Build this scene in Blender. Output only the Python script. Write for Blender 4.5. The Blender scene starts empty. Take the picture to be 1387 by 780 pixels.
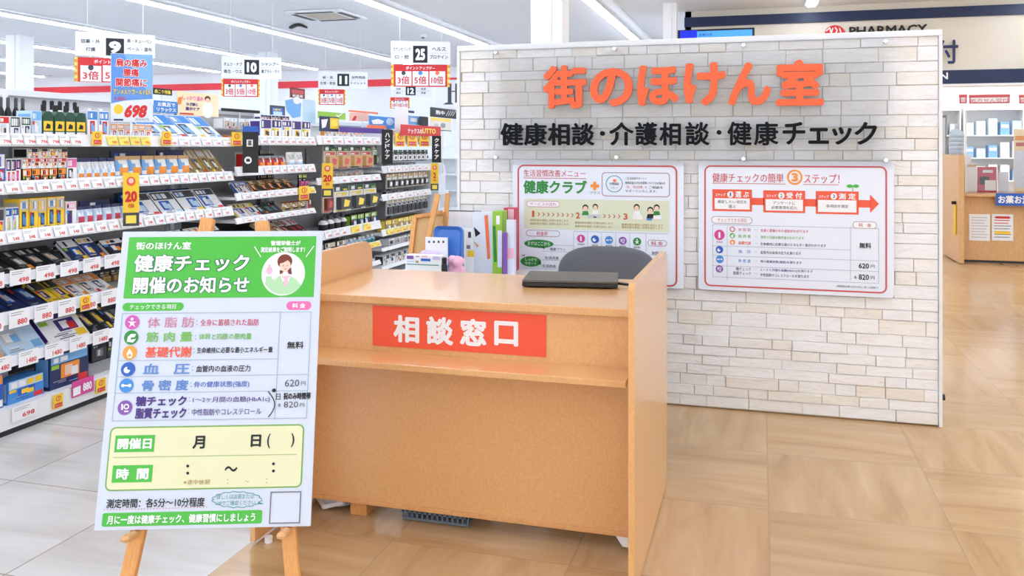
import bpy, bmesh, math, random
from mathutils import Vector, Matrix
random.seed(7)
R = math.radians
scene = bpy.context.scene
COL = scene.collection

# ------------------------------------------------------------------ camera, world, exposure
F_PX, YAW, HOR, EYE, CX = 1167.4557, 0.2807, 199.72, 1.4, 693.5
cd = bpy.data.cameras.new('camera'); cam = bpy.data.objects.new('camera', cd); COL.objects.link(cam)
cam.location = (0, 0, EYE); cam.rotation_euler = (R(90), 0, YAW)
cd.sensor_fit = 'HORIZONTAL'; cd.sensor_width = 36; cd.lens = 36*F_PX/1387
cd.shift_x = 0; cd.shift_y = (HOR-390)/1387
cd.clip_end = 200
scene.camera = cam
scene.view_settings.view_transform = 'Standard'; scene.view_settings.look = 'None'
scene.view_settings.gamma = 1; scene.view_settings.use_curve_mapping = False
scene.view_settings.exposure = 0.0
LAMP = 23.0
DAYLIGHT = 1.7
w = bpy.data.worlds.new('world'); scene.world = w; w.use_nodes = True
bg = w.node_tree.nodes['Background']; bg.inputs[0].default_value = (0.93, 0.96, 1.0, 1); bg.inputs[1].default_value = DAYLIGHT
scene.cycles.max_bounces = 8; scene.cycles.diffuse_bounces = 4; scene.cycles.use_denoising = True

SN, CS = math.sin(YAW), math.cos(YAW)
EYEV = Vector((0, 0, EYE))
def ray(px, py):
    a = (px-CX)/F_PX
    return Vector((-SN+a*CS, CS+a*SN, -(py-HOR)/F_PX))
def at(px, py, X=None, Y=None, Z=None, D=None):
    d = ray(px, py)
    t = X/d.x if X is not None else Y/d.y if Y is not None else (Z-EYE)/d.z if Z is not None else D
    return EYEV + d*t

# ------------------------------------------------------------------ materials
MATS = {}
def lin(c):
    return tuple((x/255/12.92 if x/255 <= .04045 else ((x/255+.055)/1.055)**2.4) for x in c)
def mat(name, rgb, rough=.5, metal=0, spec=.5, emit=0, coat=0):
    if name in MATS: return MATS[name]
    m = bpy.data.materials.new(name); m.use_nodes = True
    b = m.node_tree.nodes['Principled BSDF']
    b.inputs['Base Color'].default_value = (*lin(rgb), 1); b.inputs['Roughness'].default_value = rough
    b.inputs['Metallic'].default_value = metal; b.inputs['Specular IOR Level'].default_value = spec
    b.inputs['Coat Weight'].default_value = coat
    if emit:
        b.inputs['Emission Color'].default_value = (*lin(rgb), 1); b.inputs['Emission Strength'].default_value = emit
    MATS[name] = m
    return m
class NT:
    def __init__(s, name):
        s.m = bpy.data.materials.new(name); s.m.use_nodes = True; MATS[name] = s.m
        s.t = s.m.node_tree; s.b = s.t.nodes['Principled BSDF']
    def n(s, typ, **kw):
        x = s.t.nodes.new(typ)
        for k, v in kw.items():
            if k.startswith('i_'): x.inputs[int(k[2:]) if k[2:].isdigit() else k[2:]].default_value = v
            else: setattr(x, k, v)
        return x
    def l(s, a, b): s.t.links.new(a, b)
    def math(s, op, a, b=None, c=None):
        x = s.n('ShaderNodeMath', operation=op)
        for i, v in enumerate((a, b, c)):
            if v is None: continue
            if isinstance(v, (int, float)): x.inputs[i].default_value = v
            else: s.l(v, x.inputs[i])
        return x.outputs[0]
    def mix(s, fac, a, b, blend='MIX'):
        x = s.n('ShaderNodeMix', data_type='RGBA', blend_type=blend)
        if isinstance(fac, (int, float)): x.inputs[0].default_value = fac
        else: s.l(fac, x.inputs[0])
        for i, v in ((6, a), (7, b)):
            if isinstance(v, tuple): x.inputs[i].default_value = (*v, 1)
            else: s.l(v, x.inputs[i])
        return x.outputs[2]
    def ramp(s, fac, stops):
        x = s.n('ShaderNodeValToRGB'); e = x.color_ramp.elements
        while len(e) < len(stops): e.new(.5)
        for el, (p, c) in zip(e, stops): el.position = p; el.color = (*c, 1)
        s.l(fac, x.inputs[0]); return x.outputs[0]
    def bump(s, h, strength, dist):
        x = s.n('ShaderNodeBump', i_Strength=strength, i_Distance=dist); s.l(h, x.inputs['Height']); s.l(x.outputs[0], s.b.inputs['Normal'])

TILE = 0.645
def tiled_floor(name, x0, y0, grout, kind):
    q = NT(name); tc = q.n('ShaderNodeTexCoord'); sp = q.n('ShaderNodeSeparateXYZ'); q.l(tc.outputs['Object'], sp.inputs[0])
    u = q.math('DIVIDE', q.math('SUBTRACT', sp.outputs[0], x0), TILE); v = q.math('DIVIDE', q.math('SUBTRACT', sp.outputs[1], y0), TILE)
    fu, fv = q.math('FLOOR', u), q.math('FLOOR', v); ru, rv = q.math('FRACT', u), q.math('FRACT', v)
    cid = q.n('ShaderNodeCombineXYZ'); q.l(fu, cid.inputs[0]); q.l(fv, cid.inputs[1])
    wn = q.n('ShaderNodeTexWhiteNoise', noise_dimensions='3D'); q.l(cid.outputs[0], wn.inputs[0])
    alt = q.math('MODULO', q.math('ABSOLUTE', q.math('ADD', fu, fv)), 2.0)
    def dist(r): return q.math('MINIMUM', r, q.math('SUBTRACT', 1.0, r))
    g = q.math('LESS_THAN', q.math('MINIMUM', dist(ru), dist(rv)), 0.0045)
    def grain(sx, sy):
        mp = q.n('ShaderNodeMapping'); mp.inputs['Scale'].default_value = (sx, sy, 1)
        off = q.n('ShaderNodeVectorMath', operation='SCALE'); q.l(wn.outputs['Color'], off.inputs[0]); off.inputs['Scale'].default_value = 9
        ad = q.n('ShaderNodeVectorMath', operation='ADD'); q.l(tc.outputs['Object'], ad.inputs[0]); q.l(off.outputs[0], ad.inputs[1])
        q.l(ad.outputs[0], mp.inputs[0])
        nz = q.n('ShaderNodeTexNoise', i_Scale=1.0, i_Detail=7.0, i_Roughness=.62, i_Distortion=.5); q.l(mp.outputs[0], nz.inputs['Vector'])
        return nz.outputs[0]
    if kind == 'wood':
        ga, gb = grain(1.3, 9.0), grain(9.0, 1.3)
        mx = q.n('ShaderNodeMix', data_type='FLOAT'); q.l(alt, mx.inputs[0]); q.l(ga, mx.inputs[2]); q.l(gb, mx.inputs[3])
        c = q.ramp(mx.outputs[0], [(.25, lin((176, 138, 94))), (.45, lin((197, 161, 115))), (.6, lin((204, 170, 126))), (.78, lin((214, 184, 142)))])
        tint = q.math('MULTIPLY_ADD', wn.outputs['Value'], .10, .92)
    else:
        ga = grain(.8, 5.0)
        c = q.ramp(ga, [(.3, lin((196, 190, 184))), (.5, lin((212, 209, 205))), (.75, lin((222, 220, 218)))])
        tint = q.math('MULTIPLY_ADD', wn.outputs['Value'], .05, .95)
    cc = q.n('ShaderNodeCombineColor'); [q.l(tint, cc.inputs[i]) for i in range(3)]
    c = q.mix(1.0, c, cc.outputs[0], 'MULTIPLY')
    c = q.mix(g, c, lin(grout)); q.l(c, q.b.inputs['Base Color'])
    q.b.inputs['Roughness'].default_value = .16; q.b.inputs['Specular IOR Level'].default_value = .5
    q.bump(q.math('SUBTRACT', 1.0, g), .25, .002)
    return q.m
M_WOODFLOOR = tiled_floor('wood_look_tile', 0.03, 4.12-TILE*10, (176, 150, 116), 'wood')
M_WHITEFLOOR = tiled_floor('white_tile', -1.735-TILE*30, 2.9-TILE*10, (165, 150, 135), 'white')

def wood(name, a, b, scale=(6, 6, 60), rough=.38):
    q = NT(name); tc = q.n('ShaderNodeTexCoord'); mp = q.n('ShaderNodeMapping'); mp.inputs['Scale'].default_value = scale
    q.l(tc.outputs['Object'], mp.inputs[0])
    nz = q.n('ShaderNodeTexNoise', i_Scale=3.0, i_Detail=5.0, i_Roughness=.6); q.l(mp.outputs[0], nz.inputs['Vector'])
    q.l(q.ramp(nz.outputs[0], [(.3, lin(a)), (.7, lin(b))]), q.b.inputs['Base Color'])
    q.b.inputs['Roughness'].default_value = rough
    if name.startswith('beech'): q.b.inputs['Coat Weight'].default_value = .7; q.b.inputs['Coat Roughness'].default_value = .22; q.b.inputs['Coat IOR'].default_value = 1.6
    return q.m
M_BEECH = wood('beech_laminate', (220, 164, 102), (232, 180, 120), (40, 40, 26), .30)
M_BEECH_EDGE = wood('beech_edge', (214, 152, 90), (228, 172, 112), (20, 20, 20), .4)
M_PINE = wood('easel_pine', (214, 148, 82), (232, 172, 104), (60, 60, 8), .45)
M_COUNTER = wood('counter_maple', (214, 165, 110), (226, 182, 130), (14, 14, 6), .4)

q = NT('split_stone')
geo = q.n('ShaderNodeNewGeometry'); tc = q.n('ShaderNodeTexCoord')
base = q.ramp(geo.outputs['Random Per Island'], [(0, lin((246, 240, 230))), (.35, lin((250, 249, 247))), (.7, lin((252, 252, 253))), (1, lin((244, 244, 244)))])
mp = q.n('ShaderNodeMapping'); mp.inputs['Scale'].default_value = (14, 14, 46); q.l(tc.outputs['Object'], mp.inputs[0])
nz = q.n('ShaderNodeTexNoise', i_Scale=1.0, i_Detail=8.0, i_Roughness=.62, i_Distortion=.6); q.l(mp.outputs[0], nz.inputs['Vector'])
st = q.ramp(nz.outputs[0], [(.25, (.80, .75, .68)), (.58, (1, 1, 1))])
q.l(q.mix(.38, base, st, 'MULTIPLY'), q.b.inputs['Base Color']); q.b.inputs['Roughness'].default_value = .75
q.bump(nz.outputs[0], .7, .012)
M_STONE = q.m
M_MORTAR = mat('stone_joint', (204, 186, 158), .9)

def acrylic():
    m = bpy.data.materials.new('clear_acrylic'); m.use_nodes = True; MATS['clear_acrylic'] = m; t = m.node_tree
    t.nodes.remove(t.nodes['Principled BSDF']); out = t.nodes['Material Output']
    tr = t.nodes.new('ShaderNodeBsdfTransparent'); tr.inputs[0].default_value = (.985, .99, .995, 1)
    gl = t.nodes.new('ShaderNodeBsdfGlossy'); gl.inputs['Roughness'].default_value = .015
    fr = t.nodes.new('ShaderNodeFresnel'); fr.inputs[0].default_value = 1.49
    mx = t.nodes.new('ShaderNodeMixShader')
    t.links.new(fr.outputs[0], mx.inputs[0]); t.links.new(tr.outputs[0], mx.inputs[1]); t.links.new(gl.outputs[0], mx.inputs[2]); t.links.new(mx.outputs[0], out.inputs[0])
    return m
M_ACRYLIC = acrylic()
M_LED = mat('led_diffuser', (228, 239, 255), .5, emit=LAMP)
PAL = dict(white=(244, 245, 247), paper=(228, 235, 248), offwhite=(236, 232, 224), cream=(230, 230, 190), sage=(222, 227, 198), grey=(150, 155, 160), lgrey=(200, 205, 210), mgrey=(120, 124, 130), dgrey=(66, 68, 74),
    black=(14, 15, 18), navy=(26, 42, 92), blue=(40, 96, 190), mblue=(64, 140, 216), sky=(120, 178, 232), pale=(196, 222, 246), teal=(60, 150, 150), green=(76, 186, 66), lime=(150, 200, 60), leaf=(42, 140, 60), dgreen=(22, 74, 54), outline=(10, 120, 74), tgreen=(120, 186, 92),
    yellow=(250, 208, 50), lemon=(250, 226, 90), orange=(245, 150, 50), vermilion=(240, 90, 60), coral=(250, 124, 82), red=(216, 38, 40), rose=(206, 84, 88), crimson=(205, 60, 90), pink=(238, 110, 178), lpink=(248, 190, 214), mauve=(206, 128, 156), magenta=(214, 70, 150), purple=(132, 84, 172), violet=(70, 44, 130), lilac=(206, 190, 232),
    skin=(246, 208, 186), brown=(120, 50, 36), tan=(206, 164, 110), gold=(176, 146, 74), beige=(208, 198, 180), mint=(178, 222, 176), charcoal=(40, 46, 50))
def C(name):
    return mat('ink_'+name, PAL[name], .42) if name in PAL else MATS[name]
M_WALL = mat('white_wall', (249, 250, 252), .7); M_CEIL = mat('ceiling_board', (236, 237, 240), .8)
M_STEEL = mat('white_steel', (236, 238, 240), .35); M_GREYSTEEL = mat('grey_steel', (150, 156, 162), .4)
M_CHROME = mat('chrome', (210, 212, 215), .18, 1); M_BLACKP = mat('black_plastic', (24, 26, 30), .4)
M_PINKSTRIPE = mat('red_stripe', (246, 62, 72), .5)

# ------------------------------------------------------------------ mesh builder
class MB:
    def __init__(s): s.v = []; s.f = []; s.m = []; s.mats = []
    def mi(s, m):
        if isinstance(m, str): m = C(m)
        if m not in s.mats: s.mats.append(m)
        return s.mats.index(m)
    def add(s, vs, fs, m):
        o = len(s.v); k = s.mi(m); s.v += [tuple(x) for x in vs]
        s.f += [tuple(o+i for i in f) for f in fs]; s.m += [k]*len(fs)
        return s
    def bx(s, x0, x1, y0, y1, z0, z1, m):
        return s.add([(x0, y0, z0), (x1, y0, z0), (x1, y1, z0), (x0, y1, z0), (x0, y0, z1), (x1, y0, z1), (x1, y1, z1), (x0, y1, z1)],
            [(3, 2, 1, 0), (4, 5, 6, 7), (0, 1, 5, 4), (1, 2, 6, 5), (2, 3, 7, 6), (3, 0, 4, 7)], m)
    def prism(s, pts, fn, d0, d1, m):
        n = len(pts); vs = [fn(a, b, d0) for a, b in pts]+[fn(a, b, d1) for a, b in pts]
        return s.add(vs, [tuple(range(n-1, -1, -1)), tuple(range(n, 2*n))]+[(i, (i+1) % n, n+(i+1) % n, n+i) for i in range(n)], m)
    def bar(s, p0, p1, wd, dp, up, m):
        p0, p1 = Vector(p0), Vector(p1); a = (p1-p0).normalized(); u = Vector(up); u = (u-a*u.dot(a)).normalized(); r = a.cross(u)
        vs = [p+r*sx*wd/2+u*sy*dp/2 for p in (p0, p1) for sx, sy in ((-1, -1), (1, -1), (1, 1), (-1, 1))]
        return s.add(vs, [(3, 2, 1, 0), (4, 5, 6, 7), (0, 1, 5, 4), (1, 2, 6, 5), (2, 3, 7, 6), (3, 0, 4, 7)], m)
    def cyl(s, p0, p1, r, m, n=16, r1=None):
        p0, p1 = Vector(p0), Vector(p1); a = (p1-p0).normalized(); r1 = r if r1 is None else r1
        u = a.orthogonal().normalized(); w_ = a.cross(u); vs = []
        for p, q_ in ((p0, r), (p1, r1)):
            vs += [p+(u*math.cos(2*math.pi*i/n)+w_*math.sin(2*math.pi*i/n))*q_ for i in range(n)]
        return s.add(vs, [tuple(range(n-1, -1, -1)), tuple(range(n, 2*n))]+[(i, (i+1) % n, n+(i+1) % n, n+i) for i in range(n)], m)
    def tube(s, pts, r, m, n=8):
        for a, b in zip(pts, pts[1:]): s.cyl(a, b, r, m, n)
        return s
    def lathe(s, prof, c, m, n=20):
        vs = []; fs = []
        for r_, z in prof: vs += [(c[0]+r_*math.cos(2*math.pi*i/n), c[1]+r_*math.sin(2*math.pi*i/n), c[2]+z) for i in range(n)]
        for k in range(len(prof)-1): fs += [(k*n+i, k*n+(i+1) % n, (k+1)*n+(i+1) % n, (k+1)*n+i) for i in range(n)]
        fs += [tuple(range(n-1, -1, -1)), tuple(range((len(prof)-1)*n, len(prof)*n))]
        return s.add(vs, fs, m)
    def xform(s, M, start=0):
        for i in range(start, len(s.v)): s.v[i] = tuple(M @ Vector(s.v[i]))
        return s
    def mesh(s, name, bevel=0, smooth=False, seg=2):
        me = bpy.data.meshes.new(name); me.from_pydata(s.v, [], s.f)
        for m in s.mats: me.materials.append(m)
        me.polygons.foreach_set('material_index', s.m)
        if bevel:
            b = bmesh.new(); b.from_mesh(me); b.normal_update()
            ed = [e for e in b.edges if len(e.link_faces) == 2 and e.calc_face_angle(0) > .6]
            bmesh.ops.bevel(b, geom=ed, offset=bevel, segments=seg, profile=.5, affect='EDGES', clamp_overlap=True); b.to_mesh(me); b.free()
        if smooth:
            me.polygons.foreach_set('use_smooth', [True]*len(me.polygons))
            try: me.set_sharp_from_angle(angle=R(40))
            except Exception: pass
        me.update(); return me
    def build(s, name, parent=None, bevel=0, smooth=False, world=True, seg=2):
        """vertices are in world coordinates when world, else in the parent's own frame"""
        if parent is not None and world:
            s.xform(parent.matrix_basis.inverted())
        o = bpy.data.objects.new(name, s.mesh(name, bevel, smooth, seg)); COL.objects.link(o)
        o.parent = parent
        return o
def sub(s_mb, name, part, root, **kw):
    """a sub-part: root holds the only offset, part sits at its root's origin"""
    s_mb.xform(root.matrix_basis.inverted()); o = bpy.data.objects.new(name, s_mb.mesh(name, **kw)); COL.objects.link(o); o.parent = part
    return o
def tag(o, label, cat, group=None):
    o['label'] = label; o['category'] = cat
    if group: o['group'] = group
    return o
def empty(name, loc, label, cat, group=None, rz=0, basis=None):
    o = bpy.data.objects.new(name, None); COL.objects.link(o); o.empty_display_size = .1
    o.matrix_basis = basis if basis is not None else Matrix.Translation(loc) @ Matrix.Rotation(rz, 4, 'Z')
    return tag(o, label, cat, group)
def solid(mb, name, label, cat, group=None, origin=None, **kw):
    """a thing that is one mesh, origin at its base"""
    xs = list(zip(*mb.v))
    o3 = Vector(origin) if origin else Vector(((min(xs[0])+max(xs[0]))/2, (min(xs[1])+max(xs[1]))/2, min(xs[2])))
    mb.xform(Matrix.Translation(-o3)); o = mb.build(name, None, **kw); o.location = o3
    return tag(o, label, cat, group)
def struct(mb, name, **kw):
    o = mb.build(name, None, **kw); o['kind'] = 'structure'; return o
def copy_thing(o, loc, label=None, group=None):
    c = o.copy(); COL.objects.link(c); c.location = loc
    if label: c['label'] = label
    if group: c['group'] = group
    for ch in o.children:
        d = ch.copy(); COL.objects.link(d); d.parent = c
        for g in ch.children:
            e = g.copy(); COL.objects.link(e); e.parent = d
    return c

# ------------------------------------------------------------------ lettering
GLYPH = {}
tcurve = bpy.data.curves.new('lettering', 'FONT'); tobj = bpy.data.objects.new('lettering', tcurve); COL.objects.link(tobj)
def glyphs(body, bold=0.0, res=2, extrude=0, bevel=0):
    """outline of a line of writing scaled to a unit box; heavier weights are drawn as overlapping shifted strokes"""
    k = (body, bold, res, extrude)
    if k not in GLYPH:
        tcurve.body = body; tcurve.offset = 0; tcurve.resolution_u = res; tcurve.extrude = extrude
        dg = bpy.context.evaluated_depsgraph_get(); dg.update(); ev = tobj.evaluated_get(dg); me = ev.to_mesh()
        v0 = [tuple(v.co) for v in me.vertices]; f0 = [tuple(p.vertices) for p in me.polygons]; ev.to_mesh_clear()
        if bold >= .024: n = 10
        elif bold >= .016: n = 4
        elif bold >= .01: n = 2
        else: n = 0
        rad = bold*1.15; vs = []; fs = []
        sh = [(rad*math.cos(2*math.pi*i/n+.3), rad*math.sin(2*math.pi*i/n+.3)) for i in range(n)] if n > 2 else [(-rad*.6, 0), (rad*.6, 0)] if n else [(0, 0)]
        if bold >= .05: sh += [(a*.5, c*.5) for a, c in sh[::2]]
        for q_, (a, c) in enumerate(sh):
            o = len(vs); vs += [(v[0]+a, v[1]+c, v[2]+q_*(.00016 if extrude else .00003)) for v in v0]; fs += [tuple(o+i for i in f) for f in f0]
        x0, x1 = min(v[0] for v in vs), max(v[0] for v in vs); y0, y1 = min(v[1] for v in vs), max(v[1] for v in vs)
        GLYPH[k] = ([((v[0]-x0)/max(x1-x0, 1e-6), (v[1]-y0)/max(y1-y0, 1e-6), v[2]) for v in vs], fs)
    return GLYPH[k]

class Board:
    """a flat printed panel: local x along it, local z up it, local -y out of its face"""
    def __init__(s, O, U, V):
        s.O, s.U, s.V = Vector(O), Vector(U).normalized(), Vector(V).normalized(); s.N = s.U.cross(s.V)
        s.basis = Matrix.Translation(s.O) @ Matrix((s.U, -s.N, s.V)).transposed().to_4x4()
        s.mb = MB(); s.k = 0
    def uv(s, px, py):
        d = ray(px, py); t = (s.O-EYEV).dot(s.N)/d.dot(s.N); p = EYEV+d*t-s.O
        return p.dot(s.U), p.dot(s.V)
    def span(s, x0, y0, x1, y1):
        xm, ym = (x0+x1)/2, (y0+y1)/2
        return s.uv(x0, ym)[0], s.uv(xm, y1)[1], s.uv(x1, ym)[0], s.uv(xm, y0)[1]
    def lay(s, z): return -0.0006*z-0.0002
    def flat(s, pts, m, z=1):
        s.mb.add([(u, s.lay(z), v) for u, v in pts], [tuple(range(len(pts)))], m); return s
    def rect(s, x0, y0, x1, y1, m, z=1):
        a, b, c, d = s.span(x0, y0, x1, y1); return s.flat([(a, b), (c, b), (c, d), (a, d)], m, z)
    def rr(s, a, b, c, d, r, n=6):
        r = min(r, (c-a)/2, (d-b)/2); out = []
        for cx, cy, t0 in ((c-r, b+r, -90), (c-r, d-r, 0), (a+r, d-r, 90), (a+r, b+r, 180)):
            out += [(cx+r*math.cos(R(t0+90*i/n)), cy+r*math.sin(R(t0+90*i/n))) for i in range(n+1)]
        return out
    def round(s, x0, y0, x1, y1, rpx, m, z=1):
        a, b, c, d = s.span(x0, y0, x1, y1); return s.flat(s.rr(a, b, c, d, rpx*(c-a)/(x1-x0)), m, z)
    def ring(s, x0, y0, x1, y1, rpx, wpx, m, z=2):
        a, b, c, d = s.span(x0, y0, x1, y1); k = (c-a)/(x1-x0); w_ = wpx*k
        o, i = s.rr(a, b, c, d, rpx*k), s.rr(a+w_, b+w_, c-w_, d-w_, max(rpx*k-w_, 1e-4)); n = len(o); y = s.lay(z)
        s.mb.add([(u, y, v) for u, v in o+i], [(j, (j+1) % n, n+(j+1) % n, n+j) for j in range(n)], m); return s
    def disc(s, x, y, rx, m, z=1, ry=None, n=24):
        ry = ry or rx; u, v = s.uv(x, y); a = s.uv(x+rx, y)[0]-u; b = s.uv(x, y-ry)[1]-v
        return s.flat([(u+a*math.cos(2*math.pi*i/n), v+b*math.sin(2*math.pi*i/n)) for i in range(n)], m, z)
    def circ(s, x, y, r, wpx, m, z=2):
        return s.ring(x-r, y-r, x+r, y+r, r, wpx, m, z)
    def poly(s, pts, m, z=1):
        return s.flat([s.uv(*p) for p in pts], m, z)
    def line(s, x0, y0, x1, y1, wpx, m, z=2):
        a, b = Vector(s.uv(x0, y0)), Vector(s.uv(x1, y1)); d = (b-a); k = d.length/max(math.hypot(x1-x0, y1-y0), 1e-6); p = Vector((-d.y, d.x)).normalized()*wpx*k/2
        return s.flat([tuple(a-p), tuple(b-p), tuple(b+p), tuple(a+p)], m, z)
    def hline(s, x0, x1, y, wpx, m, z=2):
        a, b, c, d = s.span(x0, y-wpx/2, x1, y+wpx/2); return s.flat([(a, b), (c, b), (c, d), (a, d)], m, z)
    def vline(s, x, y0, y1, wpx, m, z=2):
        return s.rect(x-wpx/2, y0, x+wpx/2, y1, m, z)
    def text(s, body, x0, y0, x1, y1, m, bold=.01, z=3, slant=0, grow=0, res=2):
        vs, fs = glyphs(body, bold, res); a, b, c, d = s.span(x0, y0, x1, y1); g = grow*(d-b); a -= g; b -= g; c += g; d += g; y = s.lay(z)
        s.mb.add([(a+v[0]*(c-a)+slant*(v[1]-.5)*(d-b), y-v[2], b+v[1]*(d-b)) for v in vs], fs, m); return s
    def build(s, name, root): return s.mb.build(name, root, world=False)
    def plate(s, x0, y0, x1, y1, thick, m, r=0, local=None):
        a, b, c, d = local or s.span(x0, y0, x1, y1); pts = s.rr(a, b, c, d, r) if r else [(a, b), (c, b), (c, d), (a, d)]
        return MB().prism(pts, lambda u, v, t: (u, t, v), 0, thick, m)

# ------------------------------------------------------------------ the room
H_CEIL = 3.6; Y_FAR = 22.0
struct(MB().bx(-1.735, 9, -6, 24, -.05, 0, M_WOODFLOOR), 'floor')
struct(MB().bx(-24, -1.735, -6, 24, -.05, 0, M_WHITEFLOOR), 'floor_white')
struct(MB().bx(-24, 9, -6, 24, H_CEIL, H_CEIL+.1, M_CEIL), 'ceiling')
mb = MB(); mb.bx(-24, 9, Y_FAR, Y_FAR+.15, 0, H_CEIL, M_WALL); struct(mb, 'wall_far')
struct(MB().bx(-24, -3, Y_FAR-.03, Y_FAR-.001, 3.10, 3.29, M_PINKSTRIPE), 'trim_1')
struct(MB().bx(-24.15, -24, -6, 24, 0, H_CEIL, M_WALL), 'wall_left')

# long ceiling light lines, running down the shop
LX = [-21.1, -18.0, -14.9, -11.8, -8.78, -5.6, -2.43, .74, 3.88]  # the last line is out of view, included for its light
for i, x in enumerate(LX):
    y1 = 21.4 if x < -2 else 13.9
    where = {-21.1: 'outermost over the white tile side', -18.0: 'second from the outermost over the white tiles', -14.9: 'third from the outermost over the white tiles', -11.8: 'passing just over the aisle sign numbered 9', -8.78: 'crossing above the nearest shelf unit end', -5.6: 'passing beside the ceiling air conditioner towards the stone partition',
             -2.43: 'running behind the square white column', .74: 'ending at the pharmacy fascia above its round red mark', 3.88: 'unseen over the pharmacy counter side, added for its light'}[x]
    r_ = empty('ceiling_light', (x, 7, H_CEIL), 'long white ceiling light line '+where, 'light', 'ceiling light lines')
    MB().bx(x-.09, x+.09, -5, y1, H_CEIL-.035, H_CEIL-.001, M_STEEL).build('housing', r_)
    MB().bx(x-.055, x+.055, -4.98, y1-.02, H_CEIL-.06, H_CEIL-.035, M_LED).build('diffuser', r_)
    if x < 0:
        struct(MB().bx(x+.30, x+.34, -5, y1, H_CEIL-.03, H_CEIL-.001, M_STEEL), f'trim_{i+40}')

def column(px, y_px, D, wd, n):
    p = at(px, y_px, D=D); mb = MB().bx(p.x-wd/2, p.x+wd/2, p.y-wd/2, p.y+wd/2, 0, H_CEIL, M_WALL)
    mb.bx(p.x-wd/2+wd*.62, p.x-wd/2+wd*.68, p.y-wd/2-.012, p.y-wd/2, 0, H_CEIL, M_STEEL)
    struct(mb, f'column_{n}')
column(745, 30, 9.0, .33, 1); column(27, 80, 17.0, .34, 2); column(363, 80, 20.0, .33, 3); column(908, 30, 13.2, .2, 4)

# ceiling air conditioner, camera and sensor
p = at(442, 19, Z=H_CEIL); r_ = empty('air_conditioner', p, 'white square four-way air conditioner set in the ceiling', 'air conditioner')
MB().bx(p.x-.5, p.x+.5, p.y-.5, p.y+.5, H_CEIL-.04, H_CEIL-.002, M_STEEL).build('panel', r_, bevel=.012)
mb = MB()
for k in range(9): mb.bx(p.x-.27, p.x+.27, p.y-.26+k*.06, p.y-.23+k*.06, H_CEIL-.05, H_CEIL-.04, 'beige')
mb.bx(p.x-.29, p.x+.29, p.y-.29, p.y+.29, H_CEIL-.044, H_CEIL-.04, 'beige'); mb.build('intake_grille', r_)
for k, (dx, dy, sx, sy) in enumerate(((0, -.41, .33, .045), (0, .41, .33, .045), (.41, 0, .045, .33), (-.41, 0, .045, .33))):
    MB().bx(p.x+dx-sx, p.x+dx+sx, p.y+dy-sy, p.y+dy+sy, H_CEIL-.046, H_CEIL-.039, 'black').build('air_slot', r_)
p = at(404, 32, Z=H_CEIL); r_ = empty('ceiling_speaker', p, 'small black angled device fixed to the ceiling in front of the air conditioner', 'speaker')
mb = MB(); mb.prism([(-.16, -.06), (-.05, -.01), (.05, -.01), (.16, -.06), (.16, -.10), (.05, -.06), (-.05, -.06), (-.16, -.10)], lambda a, b, t: (p.x+a, p.y+t, H_CEIL+b+.01), -.05, .05, M_BLACKP); mb.build('body', r_, bevel=.008)
MB().cyl((p.x, p.y, H_CEIL-.03), (p.x, p.y, H_CEIL), .05, M_BLACKP).build('mount', r_)
p = at(573, 47, Z=H_CEIL); r_ = empty('smoke_detector', p, 'tiny round sensor on the ceiling above the sign numbered 25', 'detector')
MB().lathe([(.05, 0), (.07, .02), (.07, .05)], (p.x, p.y, H_CEIL-.05), M_STEEL).build('base', r_); MB().lathe([(.02, 0), (.035, .01), (.035, .03)], (p.x, p.y, H_CEIL-.075), 'mgrey').build('sensor_head', r_)

# ------------------------------------------------------------------ stone partition
YP, PX0, PX1, PZ = 4.733, -1.693, .869, 1.99
struct(MB().bx(PX0, PX1, YP+.017, YP+.10, 0.003, PZ-.03, M_MORTAR), 'partition_wall')
mb = MB(); z = .008; rr = random.Random(3); row = 0
while z < PZ-.045:
    h = rr.choice((.052, .060, .068, .075)); h = min(h, PZ-.03-z); x = PX0+.012-(rr.random()*.2)
    while x < PX1-.012:
        wd = rr.choice((.10, .14, .18, .22, .27)); a, b = max(x, PX0+.012), min(x+wd, PX1-.012); x += wd
        if PX1-.012-b < .045: b = PX1-.012; x = PX1
        if b-a < .03: continue
        g = .0009; d = rr.uniform(-.004, .005); t = .0022
        d2 = [d+rr.uniform(-.003, .003) for _ in range(4)]; y0 = YP+.006
        vs = [(a+g, YP+.022, z+g), (b-g, YP+.022, z+g), (b-g, YP+.022, z+h-g), (a+g, YP+.022, z+h-g), (a+g+t, y0+d2[0], z+g+t), (b-g-t, y0+d2[1], z+g+t), (b-g-t, y0+d2[2], z+h-g-t), (a+g+t, y0+d2[3], z+h-g-t),
              (a+g, y0+.007, z+g), (b-g, y0+.007, z+g), (b-g, y0+.007, z+h-g), (a+g, y0+.007, z+h-g)]
        mb.add(vs, [(4, 5, 6, 7), (8, 9, 5, 4), (9, 10, 6, 5), (10, 11, 7, 6), (11, 8, 4, 7), (0, 1, 9, 8), (1, 2, 10, 9), (2, 3, 11, 10), (3, 0, 8, 11)], M_STONE)
    z += h; row += 1
struct(mb, 'partition_wall_cladding')
struct(MB().bx(PX0-.004, PX1+.004, YP-.006, YP+.104, PZ-.032, PZ, M_STEEL), 'trim_20', bevel=.004)
struct(MB().bx(PX1-.012, PX1+.004, YP-.004, YP+.104, 0.003, PZ-.032, M_STEEL), 'trim_21')
struct(MB().bx(PX0-.004, PX0+.012, YP-.004, YP+.104, 0.003, PZ-.032, M_STEEL), 'trim_22')
mb = MB().cyl((PX1+.004, YP+.03, .145), (PX1+.02, YP+.03, .145), .016, M_BLACKP); solid(mb, 'door_stop', 'small black round knob low on the right end of the stone partition', 'knob', smooth=True)

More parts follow.
